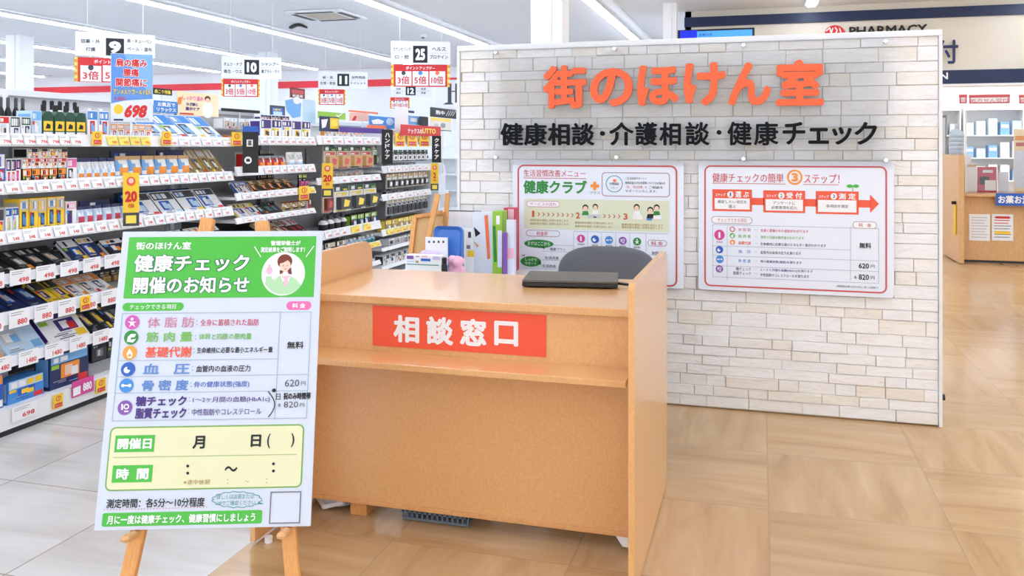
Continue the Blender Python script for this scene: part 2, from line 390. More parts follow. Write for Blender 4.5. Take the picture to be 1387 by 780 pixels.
# acrylic sheet with the lettering standing on it
YA = 4.690
ra = empty('acrylic_sign_panel', (-.42, YA, 1.30), 'clear acrylic sheet bolted across the upper part of the stone partition', 'sign panel')
MB().bx(-1.487, .640, YA, YA+.004, 1.31, 1.962, M_ACRYLIC).build('clear_sheet', ra)
for bx_, by_ in ((671, 71), (832, 66), (1007, 61), (1200, 56), (671, 213), (835, 213), (1007, 215), (1200, 217)):
    p = at(bx_, by_, Y=YA-.008); mb = MB().cyl((p.x, YA-.010, p.z), (p.x, YA, p.z), .0125, M_CHROME, 20); mb.cyl((p.x, YA+.004, p.z), (p.x, YP+.004, p.z), .008, M_CHROME, 12); mb.build('standoff_bolt', ra, bevel=.002)
def letters(root, rows, col, bold, depth, Y):
    for ch, x0, y0, x1, y1 in rows:
        a, b = at(x0, (y0+y1)/2, Y=Y), at(x1, (y0+y1)/2, Y=Y); t, u = at((x0+x1)/2, y0, Y=Y), at((x0+x1)/2, y1, Y=Y)
        vs, fs = glyphs(ch, bold, 4, .05, .012); m = MB(); k = depth/.1
        m.add([(a.x+v[0]*(b.x-a.x), Y-v[2]*k+depth/2, u.z+v[1]*(t.z-u.z)) for v in vs], [f[::-1] for f in fs], col); m.build('letter', root)
YL = YA-.0195
rl = empty('sign_lettering', (-.43, YL, 1.62), 'large orange raised Japanese lettering on the stone partition, upper line', 'lettering')
letters(rl, [('街', 735, 88.5, 794, 147), ('の', 799, 92, 857, 144.5), ('ほ', 863, 88, 919, 143), ('け', 926, 84.5, 982.5, 143), ('ん', 986, 84, 1044.5, 142.5), ('室', 1051, 80.5, 1116, 143)], mat('orange_letter', (244, 108, 66), .5, spec=.3), .034, .018, YL)
rl = empty('sign_lettering', (-.43, YL, 1.42), 'smaller black raised Japanese lettering line under the orange letters', 'lettering')
letters(rl, [('健', 677.5, 166.5, 708, 197), ('康', 709.5, 166.5, 740, 197), ('相', 742, 166.5, 771, 197), ('談', 774, 166.5, 804.5, 197), ('・', 812.5, 177.5, 819, 184), ('介', 825, 165.5, 858, 197), ('護', 860, 165.5, 890, 197), ('相', 893, 165.5, 922, 197), ('談', 928, 165, 961, 197),
    ('・', 970.5, 176, 977, 182.5), ('健', 985, 164.5, 1018.5, 197), ('康', 1021, 164.5, 1054.5, 197), ('チ', 1060, 165, 1091, 196), ('ェ', 1095, 173, 1123, 195), ('ッ', 1127, 172, 1154, 196), ('ク', 1157.5, 165, 1188.5, 196)], mat('black_letter', (14, 20, 25), .6, spec=.15), .022, .016, YL)

# ------------------------------------------------------------------ printed posters on the partition
def icon(b, x, y, r, col, z=3, shape=0):
    b.disc(x, y, r, col, z)
    if shape == 0: b.disc(x, y-r*.35, r*.22, 'white', z+1); b.rect(x-r*.2, y-r*.2, x+r*.2, y+r*.6, 'white', z+1)
    elif shape == 1: b.disc(x-r*.15, y+r*.1, r*.45, 'white', z+1); b.disc(x+r*.2, y-r*.2, r*.3, col, z+2)
    elif shape == 2: b.rect(x-r*.45, y-r*.1, x+r*.45, y+r*.12, 'white', z+1); b.disc(x-r*.48, y, r*.24, 'white', z+1); b.disc(x+r*.48, y, r*.24, 'white', z+1)
    elif shape == 3: b.poly([(x-r*.5, y-r*.5), (x-r*.25, y-r*.5), (x-r*.25, y+r*.3), (x-r*.5, y+r*.3)], 'white', z+1); b.circ(x+r*.2, y-r*.15, r*.38, r*.16, 'white', z+1); b.rect(x-r*.1, y+r*.4, x+r*.5, y+r*.6, 'white', z+1)
    elif shape == 4:
        b.disc(x, y-r*.45, r*.2, 'white', z+1); b.poly([(x-r*.65, y-r*.1), (x+r*.65, y-r*.1), (x+r*.2, y+r*.15), (x+r*.45, y+r*.7), (x, y+r*.35), (x-r*.45, y+r*.7), (x-r*.2, y+r*.15)], 'white', z+1)
    elif shape == 5: b.poly([(x, y-r*.6), (x+r*.45, y+r*.2), (x+r*.25, y+r*.75), (x-r*.25, y+r*.75), (x-r*.45, y+r*.2)], 'white', z+1); b.disc(x, y+r*.35, r*.22, col, z+2)
    elif shape == 6: b.poly([(x-r*.6, y+r*.6), (x-r*.45, y-.1*r), (x, y-r*.5), (x+r*.7, y-r*.5), (x+r*.5, y-r*.05), (x, y), (x-r*.1, y+r*.3), (x+r*.7, y+r*.2), (x+r*.3, y+r*.7)], 'white', z+1)
def person_icon(b, x, y, k, hair, shirt, z=3):
    b.disc(x, y, 3.4*k, hair, z, 3.6*k); b.disc(x, y+1*k, 2.6*k, 'skin', z+1, 2.8*k); b.poly([(x-4.2*k, y+9*k), (x-3*k, y+4.2*k), (x+3*k, y+4.2*k), (x+4.2*k, y+9*k)], shirt, z)
YB = 4.705
bl = Board(at(695, 300, Y=YB), (1, 0, 0), (0, 0, 1))
a_, b_, c_, d_ = -.003, at(921, 391, Y=YB).z-bl.O.z, at(926, 220, Y=YB).x-bl.O.x, at(695, 218, Y=YB).z-bl.O.z
r_ = empty('wall_poster', (0, 0, 0), 'white landscape poster with red border and green club title, behind the grey chair', 'poster', basis=bl.basis)
bl.plate(0, 0, 0, 0, .012, mat('poster_board', (234, 240, 252), .35), local=(a_, b_, c_, d_)).build('board', r_, world=False)
b = bl
b.ring(701, 223.5, 917.5, 384, 9, 2.2, 'rose')
b.text('生活習慣改善メニュー', 709.5, 230, 793, 239.5, 'rose', .012).hline(709, 794, 241.4, .8, 'rose')
b.text('健康クラブ', 709, 244, 795, 262.5, 'leaf', .03); b.rect(803.6, 246, 807.6, 257.5, 'orange', 3).rect(800, 249.7, 811.5, 253.7, 'orange', 4); b.text('プラス', 799, 259, 813, 263, 'mgrey', .01)
b.ring(815, 233.5, 907.5, 266.5, 5, 1.2, mat('ink_taupe', (176, 150, 160), .5)); b.circ(832, 249, 11.5, 1, 'teal'); b.text('栄養相談', 825.5, 247, 838.5, 250.5, 'mgrey', .02); b.disc(832.5, 244.5, 2.2, 'coral', 3); b.text('サポート', 827.5, 253, 837, 255.8, 'mgrey')
b.text('＜生活習慣サポート＞', 847, 240, 876, 243.4, 'dgrey'); b.text('管理栄養士が生活習慣についてのお悩みを', 847, 246, 901, 249.6, 'dgrey'); b.text('「食」「生活習慣」の', 848, 251.5, 876, 255.3, 'rose'); b.text('ご相談を', 879, 252, 898, 255.6, 'dgrey'); b.text('サポートいたします。', 847, 257, 890, 260.6, 'dgrey')
b.rect(710, 270.5, 906.5, 312, 'sage'); b.round(713, 272, 758.5, 280.5, 4.2, 'white', 2).ring(713, 272, 758.5, 280.5, 4.2, .7, 'mauve', 3); b.text('サービスの流れ', 718, 274, 754, 278.6, 'mauve', .01, 4)
VR = mat('ink_brick', (208, 92, 56), .5)
for ch, x0, y0 in (('1', 719.5, 285.2), ('2', 780, 287.5), ('3', 844.5, 289)): b.text(ch, x0+(1.2 if ch == '1' else 0), y0, x0+(4.4 if ch == '1' else 5.6), y0+8.4, VR, .03)
def chev(x, y): b.poly([(x, y-2.6), (x+1.3, y-2.6), (x+3.6, y), (x+1.3, y+2.6), (x, y+2.6), (x+2.2, y)], VR, 3)
for i in range(8): chev(728+6.5*i, 290+.2*i)
for i in range(4): chev(817+6.6*i, 292.5+.2*i)
person_icon(b, 793, 281, 1.15, 'black', 'leaf'); person_icon(b, 806.5, 280, 1.1, 'black', 'white'); b.poly([(796, 291), (813, 291), (815, 295), (796, 295)], 'lgrey', 5); b.disc(806, 294, 2.4, 'dgrey', 6, 1)
person_icon(b, 862.5, 280.5, 1.2, 'black', 'white'); person_icon(b, 881, 284.5, 1.25, 'black', 'black'); person_icon(b, 889.5, 281, 1.2, 'black', 'leaf'); b.poly([(856, 292), (870, 291), (871, 297), (857, 297)], 'white', 5); b.rect(876, 295.5, 883, 298.5, 'mblue', 4); b.poly([(885, 292), (896, 291), (897, 297), (885, 297)], 'white', 5)
for x0, x1, ys in ((718, 770, (296.8, 301.5)), (779, 830, (300.3, 305.2)), (842, 898, (303, 306.6))):
    for yy in ys: b.text('健康状態を確認し目標を設定します', x0, yy, x1, yy+3.2, 'gold')
b.ring(712.5, 311.5, 758.5, 320.5, 4.4, .8, mat('ink_taupe', (176, 150, 160))); b.text('料金表', 727, 313.4, 742, 318.8, 'crimson', .01)
b.disc(730, 330, 20, 'leaf', 3, 5.6); b.poly([(733, 334), (738, 338), (737.5, 333.5)], 'leaf', 3); b.text('まずはここから', 715, 327.2, 745, 332.4, 'white', .01, 4)
b.disc(719, 354, 14, 'leaf', 3, 7); b.poly([(729, 356), (734, 358.5), (731, 353.5)], 'leaf', 3); b.text('しっかり', 711.5, 349.5, 727, 353.3, 'white', .01, 4); b.text('サポート', 711, 354.6, 727, 358.4, 'white', .01, 4)
b.poly([(706.5, 343.5), (708, 346), (711.5, 344), (710.5, 346.5), (707.5, 346.8)], 'dgrey', 3)
b.text('健康プラン', 745, 335.5, 766, 339.5, 'dgrey', .015); b.text('生活改善', 738, 347.2, 757, 351.2, 'dgrey', .015); b.text('生活改善', 735, 358.2, 753, 362.2, 'dgrey', .015)
TG = mat('ink_rule', (176, 190, 204), .5)
b.hline(777, 905, 315, .7, TG).hline(733, 777, 332, .6, TG).hline(733, 905, 343, .6, TG).hline(733, 905, 355, .6, TG)
for xx in (777, 796, 815, 834, 853, 875): b.vline(xx, 315, 384, .6, TG)
for k, (x, y, col, sh) in enumerate(((787, 323, 'magenta', 0), (806, 324, 'blue', 1), (825, 325, 'mblue', 2), (843.5, 326, 'purple', 3), (863, 327, 'leaf', 4))):
    icon(b, x, y, 5.4, col, 3, sh); b.text(('体組成', '血圧', '骨密度', '糖脂質', '貧血')[k], x-4.5, y+6.6, x+4.5, y+9, 'dgrey')
b.ring(877, 325, 903.5, 333.5, 4.2, .8, mat('ink_taupe', (176, 150, 160))); b.text('料 金', 882, 326.6, 898, 332, 'crimson', .01); b.text('30分', 883, 340, 892, 345, 'dgrey', .02)
b.build('print', r_)

br = Board(at(946, 300, Y=YB), (1, 0, 0), (0, 0, 1)); b = br
a_, b_, c_, d_ = 0, at(1210, 404, Y=YB).z-br.O.z, at(1211, 220, Y=YB).x-br.O.x, at(946, 218, Y=YB).z-br.O.z
r_ = empty('wall_poster', (0, 0, 0), 'white rounded poster with a red arrow of three steps on the stone partition', 'poster', basis=br.basis)
br.plate(0, 0, 0, 0, .014, mat('poster_board', (234, 240, 252)), r=.018, local=(a_, b_, c_, d_)).build('board', r_, bevel=.002, world=False)
b.ring(954, 224.5, 1201.5, 392.5, 9, 2.2, 'rose')
b.text('健康チェックの簡単', 965, 234.5, 1061.5, 247, 'rose', .014).hline(965, 1064, 248.6, .8, 'rose'); b.circ(1076.5, 240, 10.4, 2.6, 'orange'); b.text('3', 1072, 234, 1081, 246, 'orange', .05)
b.text('ステップ！', 1089, 235.5, 1137, 248.5, 'rose', .014).hline(1088, 1136, 250, .8, 'rose')
for k, (x0, x1, y0, y1) in enumerate(((965, 1018.5, 256.5, 286), (1034, 1090.5, 258, 288), (1105, 1163, 259, 290))):
    b.rect(x0, y0, x1, y1, 'vermilion', 2); b.rect(x0+3, y0+12, x1-3, y1-2.6, 'white', 3)
    b.text('ステップ', x0+4, y0+5.2, x0+17.5, y0+9.4, 'white', .02, 3); b.disc(x0+24.4, y0+6.8, 4.4, 'white', 4); b.text('123'[k], x0+(23.6 if k == 0 else 23), y0+4.2, x0+(25.2 if k == 0 else 25.8), y0+9.4, 'violet', .02, 5)
    b.text(('選 ぶ', '受 付', '測 定')[k], x0+31, y0+2.6, x1-4, y0+11, 'white', .025, 3)
    ln = (('測定したい項目を', '選ぶ'), ('アンケートに', '必要事項を記入'), ('各項目を測定',))[k]
    for j, t in enumerate(ln):
        xm = (x0+x1)/2; wd = len(t)*2.5; yy = y0+(14.6 if len(ln) == 2 else 18)+j*6.2; b.text(t, xm-wd, yy, xm+wd, yy+4.4, 'dgrey', .012, 4)
b.rect(1018, 268, 1035, 277.5, 'vermilion', 2).rect(1090, 269.5, 1106, 279.5, 'vermilion', 2).rect(1162.5, 271, 1179, 281, 'vermilion', 2).poly([(1178.5, 263.5), (1190.5, 276), (1178.5, 288.5)], 'vermilion', 2)
b.disc(1150.8, 252, 4.2, 'green', 3, 2.3).disc(1159.4, 252, 4.2, 'green', 3, 2.3).vline(1155, 252.5, 259, 1, 'green', 3)
GP = mat('ink_taupe', (176, 150, 160))
b.round(963.5, 293, 1019, 303, 5, 'white', 2).ring(963.5, 293, 1019, 303, 5, .8, GP, 3); b.text('チェックできる項目', 972, 295.6, 1011, 300.8, 'mauve', .01, 4)
b.round(1155, 300, 1187.5, 309.5, 4.7, 'white', 2).ring(1155, 300, 1187.5, 309.5, 4.7, .8, GP, 3); b.text('料   金', 1163, 302.3, 1180, 307.4, 'rose', .01, 4)
b.ring(965, 306.5, 1190.5, 379.5, .5, .7, TG).vline(985, 306.5, 379.5, .6, TG).vline(1152, 306.5, 379.5, .7, TG)
b.hline(965, 1152, 335.5, .6, TG).hline(965, 1190, 349.5, .6, TG).hline(965, 1190, 363.5, .6, TG)
icon(b, 974.5, 318, 7, 'magenta', 3, 0); icon(b, 974.5, 338, 5, 'blue', 3, 1); icon(b, 975, 351, 5.2, 'mblue', 3, 2); icon(b, 974.5, 364, 5, 'purple', 3, 3); b.text('体組成', 970, 326.5, 979, 328.8, 'mauve')
b.circ(992, 310.5, 3.7, 1.2, 'rose'); icon(b, 992, 319, 3.6, 'green', 3, 6); icon(b, 992, 328, 3.6, 'orange', 3, 5)
for t, y, col in (('体 脂 肪', 310.8, 'mauve'), ('筋 肉 量', 319.6, 'tgreen'), ('基礎代謝', 328.8, 'vermilion'), ('血   圧', 340.3, 'mblue'), ('骨 密 度', 353, 'mblue'), ('糖チェック', 364, 'dgrey'), ('脂質チェック', 369.8, 'dgrey')):
    b.text(t, 993 if '脂質' in t else 997 if '糖' in t else 1000, y-2, 1017, y+2.4, col, .012); b.hline(1022, 1026, y+.4, .6, 'lgrey')
for t, x1, y, col in (('全身に蓄積された脂肪がわかります', 1095, 312.6, 'crimson'), ('体幹と四肢の筋肉量がわかります', 1089, 321.6, 'tgreen'), ('生命維持に必要な最小エネルギー量がわかります', 1119, 331.4, 'dgrey'), ('血管内の血液の圧力を測ります', 1085, 342.4, 'dgrey'), ('骨の健康状態(強度)を測ります', 1086, 355, 'violet'), ('１～２ヶ月間の血糖(HbA1c)を測ります', 1101, 366.4, 'violet'), ('中性脂肪やコレステロールを測ります', 1096, 373.2, 'violet')):
    b.text(t, 1030, y-2, x1, y+2.2, col, .014)
b.text('無料', 1164, 328.5, 1180, 336.5, 'black', .02); b.text('620', 1163, 356.5, 1177, 363.5, 'black', .02); b.text('円', 1179.5, 358.5, 1184.5, 363, 'black', .01); b.text('各', 1157, 373.5, 1160.6, 377.4, 'black', .02); b.text('820', 1163, 371.5, 1177, 379, 'black', .02); b.text('円', 1179.5, 374, 1184.5, 378.6, 'black', .01)
b.text('※測定結果は診断ではありません。詳しくは店頭まで', 1133, 387, 1190, 390, 'dgrey')
b.build('print', r_)

# ------------------------------------------------------------------ consultation desk
XL, XR, YF, YR, TH = -1.7076, -.3732, 2.661, 3.6165, .0204
ZS, ZT = .978, .847; XI = XR-TH
rd = empty('consultation_desk', ((XL+XR)/2, (YF+YR)/2, 0), 'beech counter desk with orange sign on its front and raised side panels', 'desk')
def side(x0, x1):
    r = .075; pts = [(YF, .012), (YR, .012)]
    pts += [(YR-r+r*math.cos(R(t)), ZS-r+r*math.sin(R(t))) for t in range(0, 91, 15)]
    pts += [(YF+.02+.02*math.cos(R(t)), ZS-.02+.02*math.sin(R(t))) for t in range(90, 181, 30)]
    mb = MB().prism(pts, lambda a, b, t: (t, a, b), x0, x1, M_BEECH)
    return mb.build('side_panel', rd, bevel=.0015, seg=1)
sp1 = side(XL-TH, XL); sp2 = side(XI, XR)
MB().bx(XL, XI, 2.935, 3.612, ZT-.028, ZT, M_BEECH).build('desk_top', rd, bevel=.0025)
MB().bx(XL, XI, 2.958, 2.978, .625, ZT-.0285, M_BEECH).build('upper_front_panel', rd)
MB().bx(XL+.004, XI-.026, 2.79, 2.958, .618, .640, M_BEECH).build('bag_shelf', rd, bevel=.002)
MB().bx(XL, XI, 2.965, 2.985, .075, .618, M_BEECH).build('lower_front_panel', rd)
MB().bx(XL, XI, 2.958, 2.985, .058, .075, M_BEECH_EDGE).build('bottom_edge_strip', rd, bevel=.002)
for sx, sy in ((XL+.03, 2.70), (XI-.03, 3.0), (XL+.03, 3.55), (XI-.03, 3.55)):
    MB().cyl((sx, sy, 0), (sx, sy, .02), .014, 'white').build('adjuster_foot', rd)
MB().prism([(-.482, .0575), (-.425, .0575), (-.425, .022), (-.458, .022)], lambda a, b, t: (a, t, b), 2.962, 2.984, M_STEEL).build('corner_bracket', rd, bevel=.002)
for sy, sz in ((3.5, .055), (2.9, .055), (3.3, .05)):
    p = (XR, sy, sz)
# sign on the desk front
bs = Board((-1.395, 2.958-.0036, .66), (1, 0, 0), (0, 0, 1)); a_, b_, c_, d_ = bs.span(505, 416, 739, 477)
rs = empty('desk_sign', (0, 0, 0), 'orange sign plate with white lettering fixed on the desk front', 'sign', basis=bs.basis)
bs.plate(0, 0, 0, 0, .003, mat('orange_sign', (244, 92, 62), .4), local=(0, 0, .668, .148)).build('plate', rs, world=False)
for ch, x0, y0, x1, y1 in (('相', 533, 427, 568, 464), ('談', 577.5, 429, 614, 467), ('窓', 623, 431.5, 659, 468.5), ('口', 669.5, 435, 702, 468.5)): bs.text(ch, x0, y0, x1, y1, 'white', .034, 1, res=4)
bs.build('print', rs)

# laptop on the desk
lc = [at(707, 388, Z=ZT+.004), at(845, 391, Z=ZT+.004)]
d0 = (lc[1]-lc[0]); d0.z = 0; ang = math.atan2(d0.y, d0.x); ll = .375; dd = .262
rlap = empty('laptop', (lc[0].x, lc[0].y, ZT+.0008), 'closed dark laptop lying on the beech desk top', 'laptop', rz=ang-.0)
MB().bx(0, ll, 0, dd, .004, .020, M_BLACKP).build('base', rlap, bevel=.003, world=False)
MB().bx(0, ll, 0, dd, .0205, .029, mat('laptop_lid', (96, 92, 86), .35, .4)).build('lid', rlap, bevel=.003, world=False)
MB().bx(.05, ll-.05, dd-.004, dd+.006, .012, .024, M_BLACKP).build('hinge', rlap, bevel=.002, world=False)
for sx in (.03, ll-.03):
    for sy in (.03, dd-.03): MB().cyl((sx, sy, 0), (sx, sy, .004), .008, M_BLACKP, 10).build('rubber_foot', rlap, world=False)
mb = MB().tube([(ll, .075, .012), (ll+.035, .06, .010), (ll+.06, .062, .008)], .0055, M_BLACKP, 8); mb.build('plug', rlap, world=False)

# chair behind the desk
M_FAB = mat('grey_fabric', (98, 100, 106), .85)
cx_, cy_ = at(815, 340, Y=4.15).x, 4.08
rc = empty('office_chair', (cx_, cy_, 0), 'grey upholstered office chair with rounded back behind the desk', 'chair')
pts = []
W2, Z0c, Z1c = .25, .54, .897
for t in range(0, 181, 10): pts.append((W2*math.copysign(abs(math.cos(R(t)))**.62, math.cos(R(t))), Z0c+.22+(Z1c-Z0c-.22)*abs(math.sin(R(t)))**.8))
pts += [(-W2+.01, Z0c+.06), (-W2+.07, Z0c), (W2-.07, Z0c), (W2-.01, Z0c+.06)]
MB().prism(pts, lambda a, b, t: (cx_+a, cy_+.22+t+.12*(b-Z0c)-.25*a*a*1.4, b), -.035, .035, M_FAB).build('backrest', rc, bevel=.02, smooth=True, seg=3)
MB().bx(cx_-.24, cx_+.24, cy_-.24, cy_+.24, .42, .50, M_FAB).build('seat', rc, bevel=.035, smooth=True, seg=3)
MB().bar((cx_, cy_+.18, .44), (cx_, cy_+.285, .62), .07, .02, (0, 1, 0), M_BLACKP).build('back_bracket', rc, bevel=.003)
MB().cyl((cx_, cy_, .08), (cx_, cy_, .42), .028, M_BLACKP).build('gas_lift', rc, smooth=True)
for k in range(5):
    t = R(90+72*k); e = (cx_+.27*math.cos(t), cy_+.27*math.sin(t), .075)
    lg = MB().bar((cx_, cy_, .11), e, .045, .03, (0, 0, 1), M_BLACKP).build('leg', rc, bevel=.006)
    sub(MB().cyl((e[0]-.02*math.sin(t), e[1]+.02*math.cos(t), .03), (e[0]+.02*math.sin(t), e[1]-.02*math.cos(t), .03), .03, M_BLACKP), 'caster', lg, rc, bevel=.004)

# ------------------------------------------------------------------ notice board on an easel
PS, LN = .3305, .243; BW, BH = .5935, .833
n_h = Vector((math.sin(PS), -math.cos(PS), 0)); U_ = Vector((math.cos(PS), math.sin(PS), 0)); V_ = Vector((0, 0, 1))*math.cos(LN)-n_h*math.sin(LN)
be = Board((-1.7727, 1.9712, .339), U_, V_); b = be
rb = empty('notice_board', (0, 0, 0), 'white A1 notice board with green header standing on the easel', 'notice board', basis=be.basis)
be.plate(0, 0, 0, 0, .008, mat('notice_panel', (210, 219, 236), .3), local=(0, 0, BW, BH)).build('panel', rb, bevel=.0015, world=False)
GR = mat('ink_header', (74, 188, 62), .28)
b.rect(171.2, 320.6, 426.8, 403.2, GR)
b.text('街のほけん室', 184.6, 327.7, 259, 338.2, 'white', .025, 3, res=3)
for t, bb in (('健康チェック', (182, 344.5, 338, 368)), ('開催のお知らせ', (180.5, 374.5, 338, 397.5))):
    b.text(t, *bb, 'outline', .075, 2, grow=.035, res=3); b.text(t, *bb, 'white', .028, 3, res=3)
b.text('管理栄養士が', 367, 326, 407.5, 332.6, 'white', .03, 3); b.text('測定結果をご説明します！', 353.5, 334.5, 413, 341.8, 'white', .03, 3)
b.line(345, 334, 353.5, 348, 1.2, 'white', 3).line(425.4, 333, 414.6, 348, 1.2, 'white', 3)
b.disc(383.8, 370.8, 29.3, 'white', 2, n=40)
b.poly([(359, 385), (362, 375), (372, 379), (378, 374), (393, 373.5), (402, 379), (408, 386.5), (400, 394), (390, 398.6), (378, 398.6), (368, 394.5)], 'mint', 3)
b.poly([(360, 384), (360.5, 374), (368, 374), (370, 390)], 'mint', 4); b.disc(365, 366.5, 4.2, 'lpink', 4, 5.2); b.rect(364, 358, 366.3, 364, 'lpink', 4)
b.poly([(382, 374), (392, 374), (388.5, 388), (385.5, 388)], 'lpink', 4); b.poly([(380, 373), (386, 379), (383, 382)], 'white', 5); b.poly([(394, 373), (389, 379), (391.5, 382)], 'white', 5)
b.disc(386, 354, 10, 'brown', 4, 9.6); b.poly([(379, 366), (379.5, 371.5), (383, 370), (384.5, 366.5)], 'brown', 4); b.poly([(389.5, 366.5), (391, 371), (395.5, 371.5), (394.5, 362)], 'brown', 4)
b.disc(386.5, 359.5, 7.3, 'skin', 5, 8.2); b.poly([(378.6, 357), (380, 349), (387, 347), (394.5, 349.5), (395, 357), (390, 352.5), (384, 356)], 'brown', 6); b.disc(384, 360, .7, 'brown', 6); b.disc(389.5, 360, .7, 'brown', 6); b.disc(386.7, 364.5, 1.6, 'rose', 6, .6)
b.round(166, 409.8, 249, 421, 5.6, GR); b.text('チェックできる項目', 176, 412.3, 238.5, 418.8, 'white', .015)
b.round(388, 408, 421.7, 419.6, 5.6, 'pink'); b.text('料 金', 396, 410.6, 414, 417.2, 'white', .025)
TB = mat('ink_tablerule', (168, 190, 202), .5)
b.ring(158.6, 423, 418.8, 568.5, .5, 1.1, TB).vline(376, 423, 568.5, 1.1, TB).hline(158.6, 376, 487.3, 1, TB).hline(157.5, 418, 508.7, 1, TB).hline(156, 416.6, 530.6, 1, TB)
icon(b, 179.4, 436.5, 9.7, mat('ink_orchid', (206, 88, 178), .4), 3, 4); icon(b, 178, 457, 9.7, 'leaf', 3, 6); icon(b, 176, 477.7, 9.7, mat('ink_amber', (232, 158, 60), .4), 3, 5); icon(b, 173.8, 500, 9.7, 'blue', 3, 1); icon(b, 171.5, 522, 9.7, 'mblue', 3, 2); icon(b, 169.6, 552, 9.9, 'purple', 3, 3)
b.text('体 脂 肪', 200, 429.5, 263.5, 443.6, 'mauve', .014); b.text('筋 肉 量', 198, 449.2, 261, 463, 'tgreen', .02); b.text('基礎代謝', 197, 469.2, 260, 484, 'vermilion', .02)
b.text('血   圧', 194, 492, 257.5, 507, mat('ink_steelblue', (92, 136, 204), .4), .02); b.text('骨 密 度', 192.5, 514.3, 255.5, 529, mat('ink_steelblue', (92, 136, 204)), .024); b.text('糖チェック', 184.5, 536, 253, 549.8, 'violet', .034); b.text('脂質チェック', 183.5, 552, 252.6, 566.8, 'violet', .034)
for y, xx in ((437, 267), (457, 265), (475, 263), (499, 261), (521, 259), (541, 257), (557, 256)): b.disc(xx, y-2.4, .7, 'mgrey', 3).disc(xx, y+2.2, .7, 'mgrey', 3)
b.text('全身に蓄積された脂肪', 271.5, 432, 351, 441.2, 'crimson', .014); b.text('体幹と四肢の筋肉量', 270, 451.2, 341, 459.8, 'tgreen', .016); b.text('生命維持に必要な最小エネルギー量', 267, 469.8, 369.5, 478, 'black', .016)
b.text('血管内の血液の圧力', 266, 494.5, 339.5, 503.6, 'black', .016); b.text('骨の健康状態(強度)', 263, 516, 338, 525.4, 'blue', .014); b.text('1～2ヶ月間の血糖(HbA1c)', 261.5, 536.8, 365.5, 545.6, 'violet', .012); b.text('中性脂肪やコレステロール', 260, 553, 354, 562, 'violet', .014)
b.text('無料', 389, 462.4, 411.5, 472.4, 'black', .02); b.text('620', 386, 514, 405.6, 523.4, 'dgrey', .006); b.text('円', 408, 516.5, 414, 522, 'dgrey'); b.text('各', 376.4, 546.2, 381, 551, 'dgrey', .01); b.text('820', 384.6, 543.6, 404, 551.8, 'dgrey', .006); b.text('円', 406.5, 545.8, 412.5, 551, 'dgrey')
arc = [(363.4+8.8*math.sin(math.pi*i/12), 530+36*i/12-1*i/12) for i in range(13)]
for p0, p1 in zip(arc, arc[1:]): b.line(*p0, *p1, 1.5, 'dgrey', 3)
b.disc(371.4, 528.6, 2.7, 'black', 5); b.text('日', 374, 533, 380, 541.5, 'black', .01); b.text('祝のみ時間帯', 384, 531.4, 421, 541, 'black', .035)
b.round(146, 576.3, 410.6, 662.6, 8, mat('ink_olive', (126, 176, 88), .4)); b.round(148, 578.3, 408.6, 660.6, 6.4, 'cream', 2); b.hline(154, 402, 617.3, 1.1, mat('ink_olive2', (176, 196, 120), .4), 3)
b.rect(156, 589.3, 209.6, 612, GR, 3); b.text('開催日', 159.5, 593.2, 206, 608, 'white', .034, 4); b.rect(152.4, 629.8, 206.6, 653, GR, 3); b.text('時  間', 158, 633.8, 201.6, 649.4, 'white', .034, 4)
b.text('月', 261.5, 590, 278, 607.6, 'black', .03, 4); b.text('日', 340, 588.4, 354, 605, 'black', .03, 4); b.text('(', 362, 587, 366.4, 607, 'black', .02, 4); b.text(')', 394.6, 586.4, 399, 605.6, 'black', .02, 4)
for x, y0, y1 in ((254.6, 631, 640.6), (370.6, 628, 637.6)): b.disc(x, y0, 2, 'black', 4).disc(x, y1, 2, 'black', 4)
b.text('～', 304.5, 631, 322, 638.6, 'black', .02, 4); b.text('※途中休憩', 249, 649.2, 285, 656, 'gold', .01, 4); b.text('：', 308, 649, 309.6, 655, 'gold', 0, 4); b.text('～', 332, 650.6, 337.6, 653, 'gold', 0, 4); b.text('：', 360.6, 648, 362.2, 654, 'gold', 0, 4)
b.text('測定時間：各5分～10分程度', 144.5, 674.4, 277.4, 687, 'black', .016)
for i in range(34): b.disc(141.5+i*4.2, 690.4-.115*i, .8, 'mauve', 3, n=8)
b.round(138.6, 692.6, 355, 711, 3, GR); b.text('月に一度は健康チェック、健康習慣にしましょう', 145.4, 696, 346, 708, 'white', .026)
pts = [(321+33*math.cos(2*math.pi*i/44)*(1+.05*math.sin(i*2.2)), 676.4+10.6*math.sin(2*math.pi*i/44)*(1+.08*math.sin(i*2.2))) for i in range(45)]
for p0, p1 in zip(pts, pts[1:]): b.line(*p0, *p1, .9, 'teal', 3)
b.poly([(350, 679), (357.5, 682.6), (349, 682.6)], 'teal', 2); b.text('詳しくは店頭または', 294, 669, 344, 675.6, 'teal', .005); b.text('HPでご確認ください', 294, 677.6, 346, 684, 'teal', .005)
b.ring(365.4, 665.4, 407.4, 709, .6, 1.6, 'mgrey', 2)
b.build('print', rb)

